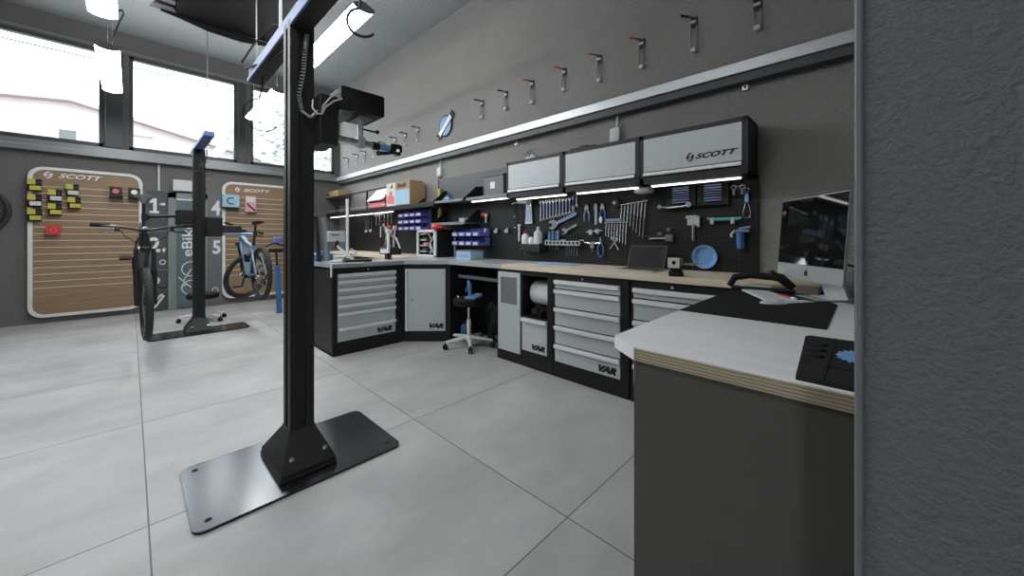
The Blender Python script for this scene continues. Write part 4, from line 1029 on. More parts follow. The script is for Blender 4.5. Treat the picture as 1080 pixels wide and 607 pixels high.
# ------------------------------------------------------------------ small shelves, bins and boxes further along
def small_shelf(label, yl, w, z, bracket_side=True):
    t = thing('wall_shelf', label, 'shelf', (3.12, yl, z), -90, 'small steel shelves on the pegboard')
    b = MB(); b.box(0, w, 0, .28, -.004, .004); b.box(0, w, -.004, .0, -.025, .012); b.build('tray', 'panel_grey', t, smooth=False)
    for x in (0, w-.004):
        b = MB(); b.prism([(.0, .0), (.28, .0), (.28, .19), (.24, .19)], x, x+.004, 'yz'); b.build('bracket', 'black', t, smooth=False)
small_shelf('upper small steel shelf with the blue tape measure', 4.69, .75, 1.82); small_shelf('lower small steel shelf above the blue bins', 4.69, .78, 1.50); small_shelf('small steel shelf carrying the grey metal box', 3.86, .76, 1.815)
t = thing('metal_box', 'grey metal box with white sticker beside the left wall cabinet', 'box', (3.14, 3.53, 1.82), -90)
b = MB(); b.box(0, .35, 0, .22, 0, .265, .004); b.build('casing', 'panel_mid', t); b = MB(); b.box(.12, .20, -.003, 0, .09, .17); b.build('sticker', 'white', t); b = MB(); b.box(.0, .35, -.004, .0, .235, .25); b.build('lid_edge', 'anthracite', t)
t = thing('tape_measure', 'blue tape measure on the upper small shelf', 'tape measure', (3.20, 4.38, 1.825), -90)
b = MB(); b.prism([(-.10, 0), (.09, 0), (.09, .03), (.04, .07), (-.02, .075), (-.08, .04)], -.03, .03); b.build('case', 'blue', t); b = MB(); b.box(-.03, .05, -.034, -.03, .02, .05, .003); b.build('badge', 'print_blue', t); b = MB(); b.tube([(-.10, 0, .02), (-.05, 0, .06), (.0, 0, .085)], .008, 6); b.build('handle', 'blue_light', t)
t = thing('parts_tin', 'small pale tin on the lower small shelf', 'tin', (3.20, 4.02, 1.505), -90); b = MB(); b.box(-.05, .06, -.04, .04, 0, .05, .004); b.build('tub', 'alu_soft', t); b = MB(); b.box(-.055, .065, -.045, .045, .05, .06, .003); b.build('lid', 'off_white', t)
t = thing('spirit_level', 'yellow spirit level standing upright behind the small shelves', 'level', (3.36, 4.82, 1.40), -90); b = MB(); b.box(-.022, .022, -.02, .02, 0, .66, .003); b.build('beam', 'yellow', t)
for z in (.15, .40): b = MB(); b.box(-.014, .014, -.023, .023, z, z+.06, .003); b.build('vial', 'white', t)
def bins(y0, rows, zs, dy, word, group, front='off_white'):
    for r_, z in enumerate(zs):
        for k in range(4):
            lb = '%s bin in the %s row %s' % (('first', 'second', 'third', 'fourth')[k]+' blue', rows[r_], word)
            t = thing('storage_bin', lb, 'bin', (3.385, y0-k*dy, z), -90, group)
            w = dy-.012; b = MB()
            b.box(0, w, -.20, 0, 0, .006); b.box(0, w, -.006, 0, 0, .11); b.box(0, .005, -.2, 0, 0, .055); b.box(w-.005, w, -.2, 0, 0, .055); b.prism([(-.2, .055), (-.09, .055), (-.06, .11), (0, .11), (0, .05), (-.2, .05)], 0, .005, 'yz'); b.prism([(-.2, .055), (-.09, .055), (-.06, .11), (0, .11), (0, .05), (-.2, .05)], w-.005, w, 'yz'); b.box(0, w, -.2, -.195, 0, .06)
            b.build('tub', 'blue_bin', t, smooth=False)
            b = MB(); b.box(w*.2, w*.8, -.204, -.2, .012, .045); b.build('label_card', front, t)
bins(4.27, ['upper', 'lower'], [1.31, 1.185], .15, 'beside the red-topped case', 'blue bins under the small shelves')
bins(5.80, ['top', 'middle', 'bottom'], [1.635, 1.525, 1.415], .185, 'behind the peninsula', 'blue bins on the far pegboard')
t = thing('parts_box', 'bluish clear plastic parts box on the steel corner worktop', 'box', (2.99, 3.92, 1.01), -90)
b = MB(); b.box(0, .30, 0, .22, 0, .105, .004); b.build('tub', 'print_blue', t); b = MB(); b.box(-.004, .304, -.004, .224, .105, .118, .003); b.build('lid', 'panel_grey', t); b = MB(); b.box(.03, .26, -.003, 0, .03, .07); b.build('label_strip', 'blue_tool', t)
# white framed case
t = thing('charger_case', 'white framed equipment case with dark shelves on the corner worktop', 'case', (3.0, 4.91, 1.01), -90)
b = MB(); b.box(0, .50, 0, .03, 0, .035, .006); b.box(0, .50, 0, .03, .36, .40, .006); b.box(0, .04, 0, .03, 0, .40, .006); b.box(.45, .50, 0, .03, 0, .40, .006); b.box(0, .50, .33, .36, 0, .40, .006); b.build('frame', 'off_white', t)
b = MB(); b.box(.02, .48, .10, .33, .01, .39, .004); b.box(.485, .50, .03, .33, .0, .40, .003); b.box(0, .015, .03, .33, 0, .40, .003); b.build('shell', 'black', t)
for i in range(4): b = MB(); b.box(.05, .22, .03, .10, .07+i*.085, .09+i*.085, .002); b.build('tray', 'alu_soft', t)
for i in range(4): b = MB(); b.box(.10+.02*(i % 2), .24, .035, .095, .09+i*.08, .13+i*.08, .01); b.build('charger', 'print_red' if i % 2 else 'anthracite', t)
b = MB(); b.tube([(.30, .05, .05), (.36, .04, .12), (.31, .04, .2), (.38, .04, .28), (.42, .05, .34)], .014, 8); b.tube([(.26, .05, .34), (.33, .05, .25), (.29, .04, .15), (.40, .05, .06)], .010, 8); b.build('cables', 'alu_soft', t)
t = thing('hat', 'bright red cap lying on top of the white framed case', 'cap', (3.10, 4.53, 1.41), -90); b = MB(); b.ball((0, 0, .035), .075, 3, (1.15, .9, .75)); b.build('dome', 'red', t); b = MB(); b.prism([(-.02, .03), (.17, .02), (.17, .035), (.02, .06)], -.04, .04); b.build('peak', 'red', t); b = MB(); b.cyl((0, 0, .06), (0, 0, .09), .015, n=10); b.build('stud', 'print_red', t)
# cardboard boxes on the far shelf
t = thing('far_shelf', 'long black shelf frame high on the tool wall beyond the cardboard box', 'shelf', (3.10, 8.9, 1.83), -90)
b = MB(); b.box(0, 4.3, 0, .30, -.07, 0, .002); b.build('board', 'black', t)
b = MB(); b.box(0, 3.0, 0, .02, .33, .36, .002); b.build('top_rail', 'black', t); b = MB(); b.box(0, 3.0, .0, .014, .04, .055, .002); b.build('guard_rail', 'alu_soft', t)
for x in (.55, 1.25, 2.05): b = MB(); b.box(x, x+.03, 0, .025, 0, .36, .002); b.build('upright', 'black', t)
t = thing('cardboard_box', 'big cardboard box with blue and red print on the far shelf', 'box', (3.10, 6.03, 1.832), -90, 'cardboard boxes on the far shelf')
b = MB(); b.prism([(0, 0), (.11, 0), (.29, .13), (.29, .34), (.24, .39), (0, .39)], 0, .76, 'yz'); b.build('carton', 'card', t, smooth=False)
b = MB(); b.box(.0, .30, -.004, 0, .0, .39); b.build('white_print', 'card_pale', t); b = MB(); b.box(.30, .755, -.004, 0, .01, .25); b.build('blue_print', 'print_blue', t)
b = MB(); b.prism([(.03, .04), (.27, .04), (.27, .16), (.20, .16), (.20, .25), (.10, .25), (.10, .17), (.03, .17)], -.007, -.004); b.build('red_print', 'print_red', t)
b = MB(); b.prism([(.36, .29), (.66, .29), (.64, .37), (.52, .34), (.40, .37)], -.006, -.004); b.build('dark_print', 'anthracite', t)
b = MB(); b.prism([(.12, .30), (.2, .38), (.22, .30)], -.006, -.004); b.build('corner_print', 'anthracite', t)
t = thing('cardboard_box', 'open display box with raised white lid left of the big box', 'box', (3.10, 6.72, 1.832), -90, 'cardboard boxes on the far shelf')
b = MB(); b.box(0, .64, 0, .28, 0, .01); b.box(0, .64, 0, .01, 0, .10); b.box(0, .01, 0, .28, 0, .22); b.box(.63, .64, 0, .28, 0, .22); b.box(0, .64, .27, .28, 0, .26); b.build('tray', 'print_red', t, smooth=False)
b = MB(); b.prism([(-.05, .13), (.17, .37), (.17, .382), (-.05, .142)], .02, .64, 'yz'); b.build('lid', 'white', t)
for i in range(5): b = MB(); b.cyl((.10+i*.1, .05, .02), (.16+i*.1, .12, .22), .026, n=10); b.build('tube', ('yellow', 'off_white', 'card', 'yellow', 'card')[i], t)
t = thing('cardboard_box', 'brown low cardboard box at the far end of the long shelf', 'box', (3.10, 8.95, 2.192), -90, 'cardboard boxes on the far shelf')
b = MB(); b.box(0, .75, 0, .28, 0, .13, .004); b.build('carton', 'card', t); b = MB(); b.box(.1, .2, -.003, 0, .03, .09); b.build('mark', 'black', t)
t = thing('socket_bar', 'white fitting under the far shelf beside the lit strips', 'socket', (3.20, 6.55, 1.762), -90); b = MB(); b.box(-.08, .12, -.06, .06, -.06, 0, .01); b.build('housing', 'off_white', t); b = MB(); b.box(-.06, .10, -.063, -.06, -.045, -.02); b.build('face', 'white', t)
# tools on the far pegboard
t = wt('chain_whip', 'dark chain tools hanging on the far pegboard', 'tool', 7.35, 1.72); b = MB()
for x in (-.1, 0, .13): b.tube([(x, -.012, 0), (x+.03, -.012, -.14), (x-.02, -.012, -.30)], .014, 6)
b.build('chains', 'panel_mid', t); b = MB(); b.ball((-.09, -.015, -.3), .03); b.ball((.12, -.015, -.29), .03); b.build('handles', 'off_white', t)
t = wt('air_gun', 'red and pink pistol tool on the far pegboard', 'tool', 6.35, 1.46); b = MB(); b.cyl((-.10, -.04, 0), (.06, -.04, .01), .06, n=14, bev=.01); b.build('body', 'red', t); b = MB(); b.box(.04, .26, -.05, -.01, -.04, .05, .02); b.build('nozzle', 'pink', t); b = MB(); b.box(-.02, .03, -.05, -.02, -.14, -.03, .01); b.build('handle', 'off_white', t)
t = wt('tee_wrench', 'pale tee wrench left of the red pistol tool', 'tool', 6.75, 1.50); b = MB(); b.box(-.08, .06, -.02, -.004, -.01, .015, .004); b.build('bar', 'pink', t); b = MB(); b.cyl((-.06, -.012, 0), (-.06, -.012, -.2), .012, n=8); b.build('shaft', 'off_white', t)
for i in range(5):
    t = wt('spanner', 'small hanging spanner on the far pegboard, %s from the window end' % ORD[i], 'spanner', 7.0-.14*i-(.0 if i < 2 else .05), 1.72, 'small spanners on the far pegboard'); spanner(t, .16, 1.3, 'alu_soft')
# tool caddy on the far bench
t = thing('tool_caddy', 'dark tool caddy crammed with pliers behind the silver post', 'caddy', (3.02, 5.75, 1.012), -90)
b = MB(); b.box(-.17, .17, -.11, .11, 0, .12, .01); b.build('tub', 'anthracite', t); b = MB(); b.box(-.12, .12, -.118, -.108, .02, .09, .003); b.build('front_card', 'off_white', t)
random.seed(3)
for i in range(12):
    x = random.uniform(-.14, .14); y = random.uniform(-.08, .08); a = random.uniform(-.12, .12); b = MB(); b.tube([(x, y, .12), (x+a*.6, y, .28), (x+a*1.6, y, .36+random.uniform(0, .16))], [.009, .013, .016], 8); b.build('tool_handle', ('alu_soft', 'black', 'black', 'off_white', 'alu_soft', 'anthracite')[i % 6], t)
t = thing('pliers', 'pair of pale pliers lying across the tool caddy top', 'pliers', (3.02, 5.85, 1.40), -90); b = MB(); b.tube([(-.10, -.03, .12), (.0, -.02, .02), (.18, 0, -.09)], [.018, .026, .014], 8); b.build('jaws', 'alu_soft', t); b = MB(); b.tube([(.1, 0, -.05), (.3, 0, -.12), (.42, 0, -.28)], [.013, .015, .011], 8); b.build('grip', 'off_white', t)

# ------------------------------------------------------------------ things on the peninsula
t = thing('tool_post', 'slim silver post clamped on the steel peninsula top', 'post', (2.36, 4.55, 1.01))
b = MB(); b.cyl((0, 0, 0), (0, 0, .36), .02, n=14); b.build('tube', 'alu', t); b = MB(); b.box(-.035, .035, -.035, .035, 0, .08, .006); b.build('foot', 'black', t); b = MB(); b.box(-.025, .045, -.03, .03, .34, .39, .008); b.build('head', 'off_white', t); b = MB(); b.cyl((.02, -.04, .02), (.02, -.04, .05), .012, n=8); b.build('knob', 'red', t)
t = thing('truing_stand', 'grey wheel truing stand with pale plate and slanted arm at the peninsula end', 'truing stand', (1.635, 4.50, 1.01))
b = MB(); b.prism(rrect(-.12, .32, -.18, .10, .02), 0, .016, 'xy'); b.build('base', 'worksteel', t)
b = MB(); b.box(.05, .36, -.26, -.14, .0, .03, .004); b.build('foot', 'black', t)
b = MB(); b.tube([(-.06, 0, .02), (-.07, 0, .3), (-.10, 0, .52)], [.035, .035, .03], 8); b.build('upright', 'panel_grey', t)
b = MB(); b.box(-.16, -.12, -.02, .03, .02, .55, .006, M4.Rotation(R(-4), 4, 'Y')); b.build('rear_upright', 'anthracite', t)
b = MB(); b.box(-.07, .13, -.05, -.03, .235, .36, .006); b.build('plate', 'off_white', t); b = MB(); b.box(-.03, .06, -.053, -.05, .31, .325); b.build('plate_print', 'panel_mid', t)
b = MB(); b.tube([(.03, -.05, .19), (.20, -.12, .02)], .014, 8); b.build('arm', 'alu', t); b = MB(); b.cyl((.02, -.05, .16), (.04, -.05, .25), .014, n=8); b.build('pivot', 'black', t)
t = thing('light_pole', 'tall thin silver pole standing behind the truing stand', 'pole', (1.93, 4.80, 1.01)); b = MB(); b.cyl((0, 0, 0), (0, 0, .78), .019, n=14); b.build('tube', 'alu', t); b = MB(); b.cyl((0, 0, 0), (0, 0, .02), .05, n=18); b.build('foot', 'black', t); b = MB(); b.tube([(-.22, 0, .05), (-.05, 0, .04), (.06, 0, .08)], .02, 8); b.tube([(.06, 0, .02), (.1, -.05, .1), (.02, -.04, .14)], .012, 6); b.build('fitting', 'card_pale', t)
t = thing('blue_case', 'blue tool case at the left end of the peninsula beside the near post', 'case', (1.545, 4.745, 1.01)); b = MB(); b.box(-.03, .16, -.10, .12, 0, .10, .02); b.build('shell', 'blue', t); b = MB(); b.tube([(.0, 0, .1), (.02, 0, .14), (.10, 0, .14), (.12, 0, .1)], .008, 6); b.build('handle', 'black', t)
b = MB(); b.box(.02, .14, -.04, .04, .10, .13, .01); b.build('lid_pad', 'blue_light', t)
t = thing('edge_bracket', 'white angle bracket on the left corner of the peninsula top', 'bracket', (1.50, 4.135, .87)); b = MB(); b.box(-.012, .0, -.01, .02, 0, .15, .002); b.box(-.012, .35, -.012, -.001, .135, .15, .002); b.build('angle', 'white', t)

# ------------------------------------------------------------------ stool bay
st = stool('black rolling stool with chrome star base in front of the open bay', (2.80, 3.42, 0), 18, .58, .185)
t = thing('hand_brush', 'pale blue brush standing on the black stool seat', 'brush', (2.80, 3.40, .585), 10)
b = MB(); b.tube([(0, 0, .0), (.0, 0, .08), (-.01, 0, .16), (-.03, .0, .20)], [.018, .022, .026, .014], 10); b.build('handle', 'blue_light', t); b = MB(); b.tube([(-.02, 0, .15), (-.06, 0, .12), (-.07, 0, .07)], .009, 8); b.build('trigger', 'blue', t)
t = thing('parts_tray', 'pale blue tray of small parts on the black stool seat', 'tray', (2.83, 3.36, .585), 25)
b = MB(); b.prism(rrect(-.13, .10, -.07, .07, .03), 0, .02, 'xy'); b.build('tray', 'blue_light', t); b = MB(); b.box(.02, .14, -.05, .03, .018, .032, .005); b.build('cloth', 'print_blue', t)
t = thing('marker_pen', 'white marker lying at the left edge of the stool seat', 'pen', (2.70, 3.50, .595), 60); b = MB(); b.cyl((-.05, 0, .0), (.04, 0, .0), .008, n=10); b.build('barrel', 'white', t); b = MB(); b.cyl((.04, 0, 0), (.07, 0, 0), .009, n=10); b.build('cap', 'black', t)
t = bottle('teal bottle on the floor of the bay behind the stool', 3.66, 0, .24, .05, 'black', 2.93, 'teal', 'bottles')
t = thing('hose_coil', 'coiled grey hose on the floor of the open bay', 'hose', (3.08, 3.05, 0)); b = MB()
b.tube([(.13*math.cos(a)*(1-.03*a/6), .16*math.sin(a)*(1-.03*a/6), .02+.012*a) for a in [i*.3 for i in range(44)]], .013, 8); b.build('coil', 'panel_mid', t); b = MB(); b.cyl((.13, 0, .0), (.16, 0, .10), .018, n=10); b.build('nozzle', 'steel', t)
t = thing('work_bag', 'dark bag slumped at the back of the open bay', 'bag', (3.05, 3.38, 0), -90); b = MB(); bmesh.ops.create_icosphere(b.bm, subdivisions=4, radius=1)
for v in b.bm.verts:
    n = noise.noise(v.co*1.8+V((3, 1, 2)))*.3; v.co = V((v.co.x*.10*(1+n), .10+v.co.y*.06*(1+n), max(0, .25+v.co.z*.25*(1+n))))
b.build('sack', 'anthracite', t); b = MB(); b.tube([(-.05, .1, .45), (-.03, .08, .56), (.03, .08, .56), (.05, .1, .45)], .012, 6); b.build('strap', 'black_matt', t)

# ------------------------------------------------------------------ on the wooden bench
t = thing('laptop', 'open slim laptop with dark glossy screen on the wooden bench', 'laptop', (3.05, 1.42, 1.013), -88)
b = MB(); b.prism(rrect(-.165, .165, -.12, .115, .012), 0, .012, 'xy'); ba = b.build('base', 'alu_soft', t); b = MB(); b.box(-.155, .155, -.03, .10, .012, .0135); b.build('keyboard', 'black', ba); b = MB(); b.box(-.05, .05, -.11, -.035, .012, .0128); b.build('trackpad', 'panel_grey', ba)
rt = M4.Translation((0, .115, .010)) @ M4.Rotation(R(-26), 4, 'X')
b = MB(); b.prism(rrect(-.165, .165, 0, .222, .010), 0, .007); b.xf(rt); sc = b.build('lid', 'panel_mid', t); b = MB(); b.box(-.160, .160, -.0012, .0, .006, .217); b.xf(rt); b.build('screen', 'screen', sc)
t = thing('bench_vise', 'small black and silver bench vise on the wooden bench edge', 'vise', (2.80, 1.03, 1.013), -70)
b = MB(); b.box(-.04, .06, -.03, .08, 0, .03, .006); b.box(-.03, .05, -.02, .06, .03, .075, .01); b.build('base', 'black', t)
b = MB(); b.box(-.045, .035, -.03, -.012, .06, .135, .003); b.build('front_jaw', 'white', t); b = MB(); b.cyl((-.005, -.033, .10), (-.005, -.029, .10), .014, n=12); b.build('jaw_hole', 'black', t)
b = MB(); b.box(-.04, .06, .02, .05, .07, .13, .004); b.build('rear_jaw', 'panel_mid', t)
b = MB(); b.box(-.015, .055, -.01, .05, .03, .06, .006); b.cyl((.02, .05, .045), (.02, .1, .045), .02, n=12); b.build('slide', 'card', t)
b = MB(); b.cyl((.05, .06, .085), (.17, .10, .085), .008, n=10); b.cyl((.17, .09, .085), (.18, .13, .085), .010, n=10); b.build('handle', 'alu_soft', t)
b = MB(); b.box(-.04, .03, -.045, .0, -.0, .035, .006); b.build('clamp_foot', 'black_gloss', t)

# ------------------------------------------------------------------ desk in front
DZ = .97
t = thing('desk', 'pale laminate desk with plywood edge and dark panel in front right', 'desk', (0, 0, 0))
out = [(1.056, .016), (2.73, .016), (2.73, .612), (1.135, .612), (1.056, .507)]
b = MB(); b.prism(out, DZ-.004, DZ, 'xy'); b.build('laminate', 'desk_top', t, smooth=False)
b = MB(); b.prism(out, DZ-.041, DZ-.004, 'xy'); b.build('plywood_core', 'ply', t, smooth=False)
b = MB(); b.prism([(1.056, .5075), (1.1345, .6125), (2.73, .6125), (2.73, .614), (1.1335, .614), (1.0545, .508)], DZ-.041, DZ-.0005, 'xy'); b.build('edge_band', 'desk_top', t, 'pale laminate edge band', smooth=False)
b = MB(); b.box(1.064, 1.084, .016, .512, 0, DZ-.041, .001); b.build('front_panel', 'desk_panel', t)
b = MB(); b.prism([(1.084, .492), (1.084, .512), (2.69, .512), (2.69, .492)], 0, DZ-.041, 'xy'); b.build('side_panel', 'desk_panel', t, smooth=False)
t = thing('desk_mat', 'black desk mat on the pale desk under the papers', 'mat', (1.72, .105, DZ)); b = MB(); b.prism([(0, 0), (.66, .0), (.97, .13), (1.0, .5), (.0, .505)], 0, .004, 'xy'); b.build('sheet', 'black_matt', t, smooth=False)
t = thing('keyboard', 'flat white keyboard on the black desk mat', 'keyboard', (2.50, .43, DZ+.004), 0); b = MB(); b.prism([(.17, .16), (.20, .03), (-.18, -.18), (-.24, -.05)], 0, .008, 'xy'); b.build('body', 'paper', t, smooth=False); b = MB(); b.prism([(.15, .14), (.175, .035), (-.17, -.155), (-.215, -.05)], .008, .0095, 'xy'); b.build('key_field', 'white', t, smooth=False)
t = thing('computer_mouse', 'white flat mouse at the near end of the keyboard', 'mouse', (2.20, .335, DZ+.004), -52)
b = MB(); bmesh.ops.create_icosphere(b.bm, subdivisions=3, radius=1)
for v in b.bm.verts: v.co = V((v.co.x*.062, v.co.y*.034, max(0, v.co.z)*.017))
b.build('shell', 'white', t); b = MB(); b.box(.01, .05, -.002, .002, .0145, .0165, .0005); b.build('scroll_strip', 'panel_grey', t)
t = thing('notepaper', 'white sheet of paper beside the mouse on the desk mat', 'paper', (2.33, .27, DZ+.0045), -35); b = MB(); b.prism([(-.09, -.035), (.10, -.03), (.09, .03), (-.08, .03)], 0, .001, 'xy'); b.build('sheet', 'paper', t, smooth=False)
t = thing('barcode_scanner', 'black handset lying arched on its cradle left of the monitor', 'handset', (2.655, .47, DZ+.005), -80)
b = MB(); b.tube([(-.16, 0, .02), (-.13, 0, .075), (-.05, 0, .092), (.06, 0, .088)], [.018, .022, .02, .022], 10); b.build('handle', 'black_matt', t); b = MB(); b.tube([(.05, 0, .095), (.10, 0, .085), (.16, .0, .03)], [.026, .028, .022], 10); b.ball((.06, 0, .105), .025); b.build('head', 'black', t); b = MB(); b.box(-.15, .17, -.04, .04, 0, .022, .008); b.build('cradle', 'anthracite', t); b = MB(); b.box(-.11, .06, -.02, .02, .022, .032, .004); b.build('inlay', 'card_pale', t)
t = thing('red_pen', 'red pen with white end on the mat before the monitor', 'pen', (2.42, .30, DZ+.012), 35); b = MB(); b.cyl((-.03, 0, 0), (.09, 0, 0), .008, n=12); b.build('barrel', 'red', t); b = MB(); b.cyl((-.06, 0, 0), (-.03, 0, 0), .0085, n=12); b.build('end', 'white', t)
# monitor
t = thing('all_in_one_computer', 'silver computer with large black screen on the pale desk', 'computer', (2.545, .20, DZ), -146.3)
W2, HM, tl = .285, .45, M4.Translation((0, -.045, .098)) @ M4.Rotation(R(-4), 4, 'X')
b = MB(); b.prism(rrect(-W2, W2, 0, HM, .012), -.004, .008); bm = b.xf(tl); mo = b.build('display_case', 'alu_soft', t, smooth=False)
b = MB(); b.prism([(.008, .004), (.034, .12), (.040, .22), (.034, .33), (.008, HM-.004)], -W2+.06, W2-.06, 'yz'); b.xf(tl)
b.build('rear_shell', 'alu_soft', mo)
b = MB(); b.box(-W2+.004, W2-.004, -.0065, -.004, .082, HM-.004); b.xf(tl); b.build('screen', 'screen_mac', mo)
b = MB(); s = .016
b.prism([(s*u, .040+s*w) for u, w in [(0, .62), (.35, .78), (.72, .62), (.9, .35), (.68, .08), (.74, -.25), (.95, -.42), (.72, -.85), (.42, -1.05), (.1, -.95), (-.15, -.95), (-.45, -1.05), (-.78, -.7), (-.95, -.1), (-.85, .4), (-.5, .74), (-.2, .72)]], -.0055, -.004)
b.prism([(s*u, .040+s*w) for u, w in [(.0, .85), (.05, 1.2), (.38, 1.45), (.36, 1.1)]], -.0055, -.004); b.xf(tl); b.build('emblem', 'black', mo)
b = MB(); b.prism([(.02, .0), (.15, .0), (.15, .008), (.115, .014), (.05, .21), (.0, .21), (.0, .19), (.04, .19), (.095, .012), (.02, .008)], -.09, .09, 'yz'); b.build('stand', 'alu', t, smooth=False)
b = MB(); b.box(-.10, .10, -.05, .15, 0, .007, .003); b.build('foot', 'alu_soft', t)
b = MB(); b.tube([(.14, .02, .20), (.19, .06, .19), (.20, .09, .13), (.16, .08, .11), (.20, .07, .06), (.24, .06, .01)], .006, 6); b.build('power_lead', 'black_matt', t)
# black tray with blue cog
t = thing('foam_tray', 'black moulded tray with ridges and a blue cog on the desk', 'tray', (1.07, .02, DZ)); b = MB(); b.prism([(.0, .0), (.0, .10), (.45, .125), (.47, .115), (.48, .0)], 0, .010, 'xy'); b.build('base', 'tray', t, smooth=False)
for i, x in enumerate((.21, .28, .35)):
    b = MB(); b.tube([(x+.02, .108, .010), (x+.0, .09, .012), (x-.005, .075, .012), (x+.005, .062, .010)], [.003, .006, .006, .003], 8); b.build('ridge', 'black_matt', t)
b = MB(); b.box(.0, .475, .050, .053, .008, .012); b.box(.13, .137, .0, .05, .008, .012); b.build('seam', 'black', t)
b = MB(); pts = []
for i in range(28): a = 2*PI*i/28; r_ = .036 if i % 2 else .027; pts.append((.262+r_*2.*math.cos(a), .006+r_*math.sin(a)))
pts = [(u, max(.0, w)) for u, w in pts]
b.prism(pts, .011, .014, 'xy'); b.build('cog', 'blue_light', t, smooth=False, label='pale blue cog')

# ------------------------------------------------------------------ wall hooks, sign, junction boxes
HK = [(.62, 3.165, .25, 1), (1.09, 3.217, .31, 0), (1.56, 3.203, .29, 1), (2.02, 3.208, .285, 1), (2.47, 3.212, .26, 1), (2.95, 3.215, .285, 1), (3.40, 3.21, .25, 0), (3.87, 3.21, .25, 0), (5.52, 3.18, .24, 0), (5.93, 3.16, .23, 0), (6.30, 3.15, .22, 0), (6.75, 3.14, .22, 0), (7.15, 3.12, .22, 0), (7.58, 3.10, .22, 0), (7.95, 3.09, .22, 0), (8.45, 3.09, .22, 0)]
def hook(label, y, z, L, red):
    t = thing('bike_wall_hook', label, 'wall hook', (XW, y, z), -90, 'bike hooks along the upper wall')
    b = MB(); b.box(-.028, .028, -.008, 0, -.09, .0, .002); b.build('wall_plate', 'anthracite', t)
    b = MB()
    for x in (-.024, .024): b.tube([(x, -.006, -.08), (x, -.025, -L*.5), (x, -.03, -L)], .0055, 6)
    b.tube([(-.024, -.03, -L), (0, -.04, -L-.006), (.024, -.03, -L)], .0045, 6); b.build('cradle_wires', 'wire', t)
    b = MB(); b.box(-.024, .024, -.03, -.01, -.06, -.035, .003); b.build('lock_block', 'alu_soft', t)
    b = MB(); b.box(-.02, .02, -.04, -.026, -L+.0, -L+.035, .003); b.build('end_plate', 'off_white', t)
    b = MB(); b.cyl((.0, -.014, -.01), (-.05, -.06, .005), .007, n=8); a = b.build('arm', 'anthracite', t)
    b = MB(); b.cyl((-.035, -.05, .002), (-.085, -.085, .014), .010, n=10); b.build('arm_tip', 'red' if red else 'black_matt', a, 'red rubber tip' if red else None)
for i, (y, z, L, rd) in enumerate(HK):
    hook('steel bike hook on the upper wall, %s from the entrance jamb%s' % (ORD[i], ', red tip' if rd else ''), y, z, L, rd)
t = thing('round_sign', 'round blue wall sign crossed by a slanted white banner', 'sign', (XW-.005, 4.72, 3.03), -90)
b = MB(); b.cyl((0, .0, 0), (0, -.02, 0), .165, n=40); b.build('rim', 'black', t)
b = MB(); b.cyl((0, -.02, 0), (0, -.024, 0), .145, n=40); b.build('disc', 'blue_light', t)
rt = M4.Rotation(R(-40), 4, 'Y')
b = MB(); b.prism([(-.26, -.05), (-.22, -.055), (.20, -.055), (.25, -.06), (.27, .055), (.20, .05), (-.20, .05), (-.26, .06), (-.235, 0)], -.027, -.02); b.xf(rt); b.build('banner_edge', 'black', t, smooth=False)
b = MB(); b.prism([(-.19, -.038), (.19, -.038), (.19, .038), (-.19, .038)], -.030, -.027); b.xf(rt); b.build('banner', 'white', t, smooth=False)
for (y, lb) in ((1.83, 'white junction box hanging below the trunking above the middle cabinet'), (4.87, 'white junction box hanging below the trunking above the small shelves')):
    t = thing('junction_box', lb, 'junction box', (XW, y, 2.26), -90, 'white junction boxes'); b = MB(); b.box(-.055, .055, -.05, 0, .0, .14, .012, seg=2); b.build('housing', 'off_white', t); b = MB(); b.cyl((.02, -.03, .13), (.035, -.03, .33), .011, n=10); b.build('conduit', 'off_white', t)
    for x in (-.02, .015): b = MB(); b.cyl((x, -.03, 0), (x, -.03, -.03), .013, n=10); b.build('gland', 'panel_grey', t)
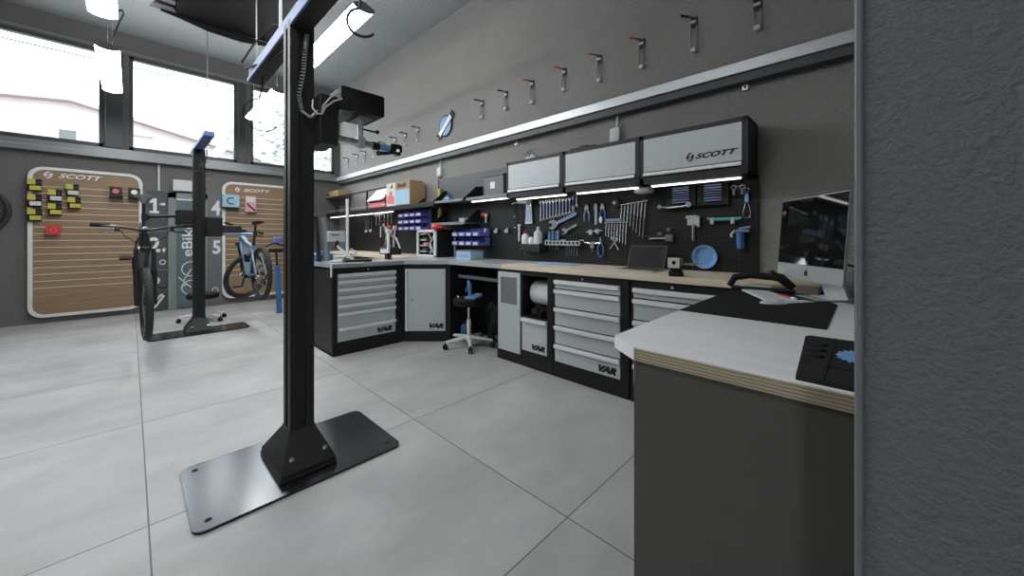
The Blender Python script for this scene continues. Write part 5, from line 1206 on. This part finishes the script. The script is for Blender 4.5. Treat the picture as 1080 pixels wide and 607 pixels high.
for y, lb in ((3.21, 'small metal clip under the trunking above the left wall cabinet'), (.70, 'small metal clip under the trunking near the entrance jamb')):
    t = thing('trunking_clip', lb, 'clip', (XW, y, 2.47), -90, 'clips below the trunking'); b = MB(); b.box(-.022, .022, -.03, 0, 0, .045, .004); b.build('plate', 'alu', t); b = MB(); b.cyl((0, -.03, .022), (0, -.034, .022), .009, n=10); b.build('hole', 'black', t); b = MB(); b.box(-.01, .01, -.02, -.004, .045, .115, .002); b.build('strap', 'alu_soft', t)
t = thing('safety_helmet', 'small white helmet with blue straps on top of the left wall cabinet', 'helmet', (3.24, 2.80, 2.182), -90)
b = MB(); bmesh.ops.create_icosphere(b.bm, subdivisions=3, radius=1)
for v in b.bm.verts: v.co = V((v.co.x*.10, v.co.y*.08, max(0, v.co.z)*.085))
b.build('shell', 'off_white', t); b = MB(); b.tube([(-.03, -.075, .06), (-.02, -.05, .11), (.03, -.05, .11), (.09, -.05, .05), (.11, -.05, 0)], .006, 6); b.tube([(.0, -.07, .03), (.02, -.05, .12), (.05, -.04, .12)], .006, 6); b.build('strap', 'blue', t)
t = thing('cabinet_top_rod', 'black rod lying on top of the middle wall cabinet', 'rod', (3.14, 2.05, 2.192), -90); b = MB(); b.cyl((-.15, 0, 0), (.14, 0, 0), .012, n=10); b.build('rod', 'black', t); b = MB(); b.box(-.03, .06, -.02, .02, -.012, .02, .005); b.build('bracket', 'anthracite', t)

# ------------------------------------------------------------------ light and camera
W = bpy.data.worlds.new('sky'); SC.world = W; W.use_nodes = True
nt = W.node_tree; bg = nt.nodes['Background']
bg.inputs[0].default_value = (.84, .93, 1.0, 1); bg.inputs[1].default_value = 5.2
cd = bpy.data.cameras.new('camera'); cam = bpy.data.objects.new('camera', cd); COL.objects.link(cam)
cd.sensor_width = 36; cd.sensor_fit = 'HORIZONTAL'; cd.lens = 388.3/1080*36
cd.shift_y = -53.5/1080; cd.clip_start = .05; cd.clip_end = 200
cam.location = (0, 0, 1.3); cam.rotation_euler = (R(90), 0, -math.atan(402/388.3))
SC.camera = cam
vs = SC.view_settings
vs.view_transform = 'Standard'; vs.look = 'None'; vs.gamma = 1; vs.use_curve_mapping = False; vs.exposure = .8
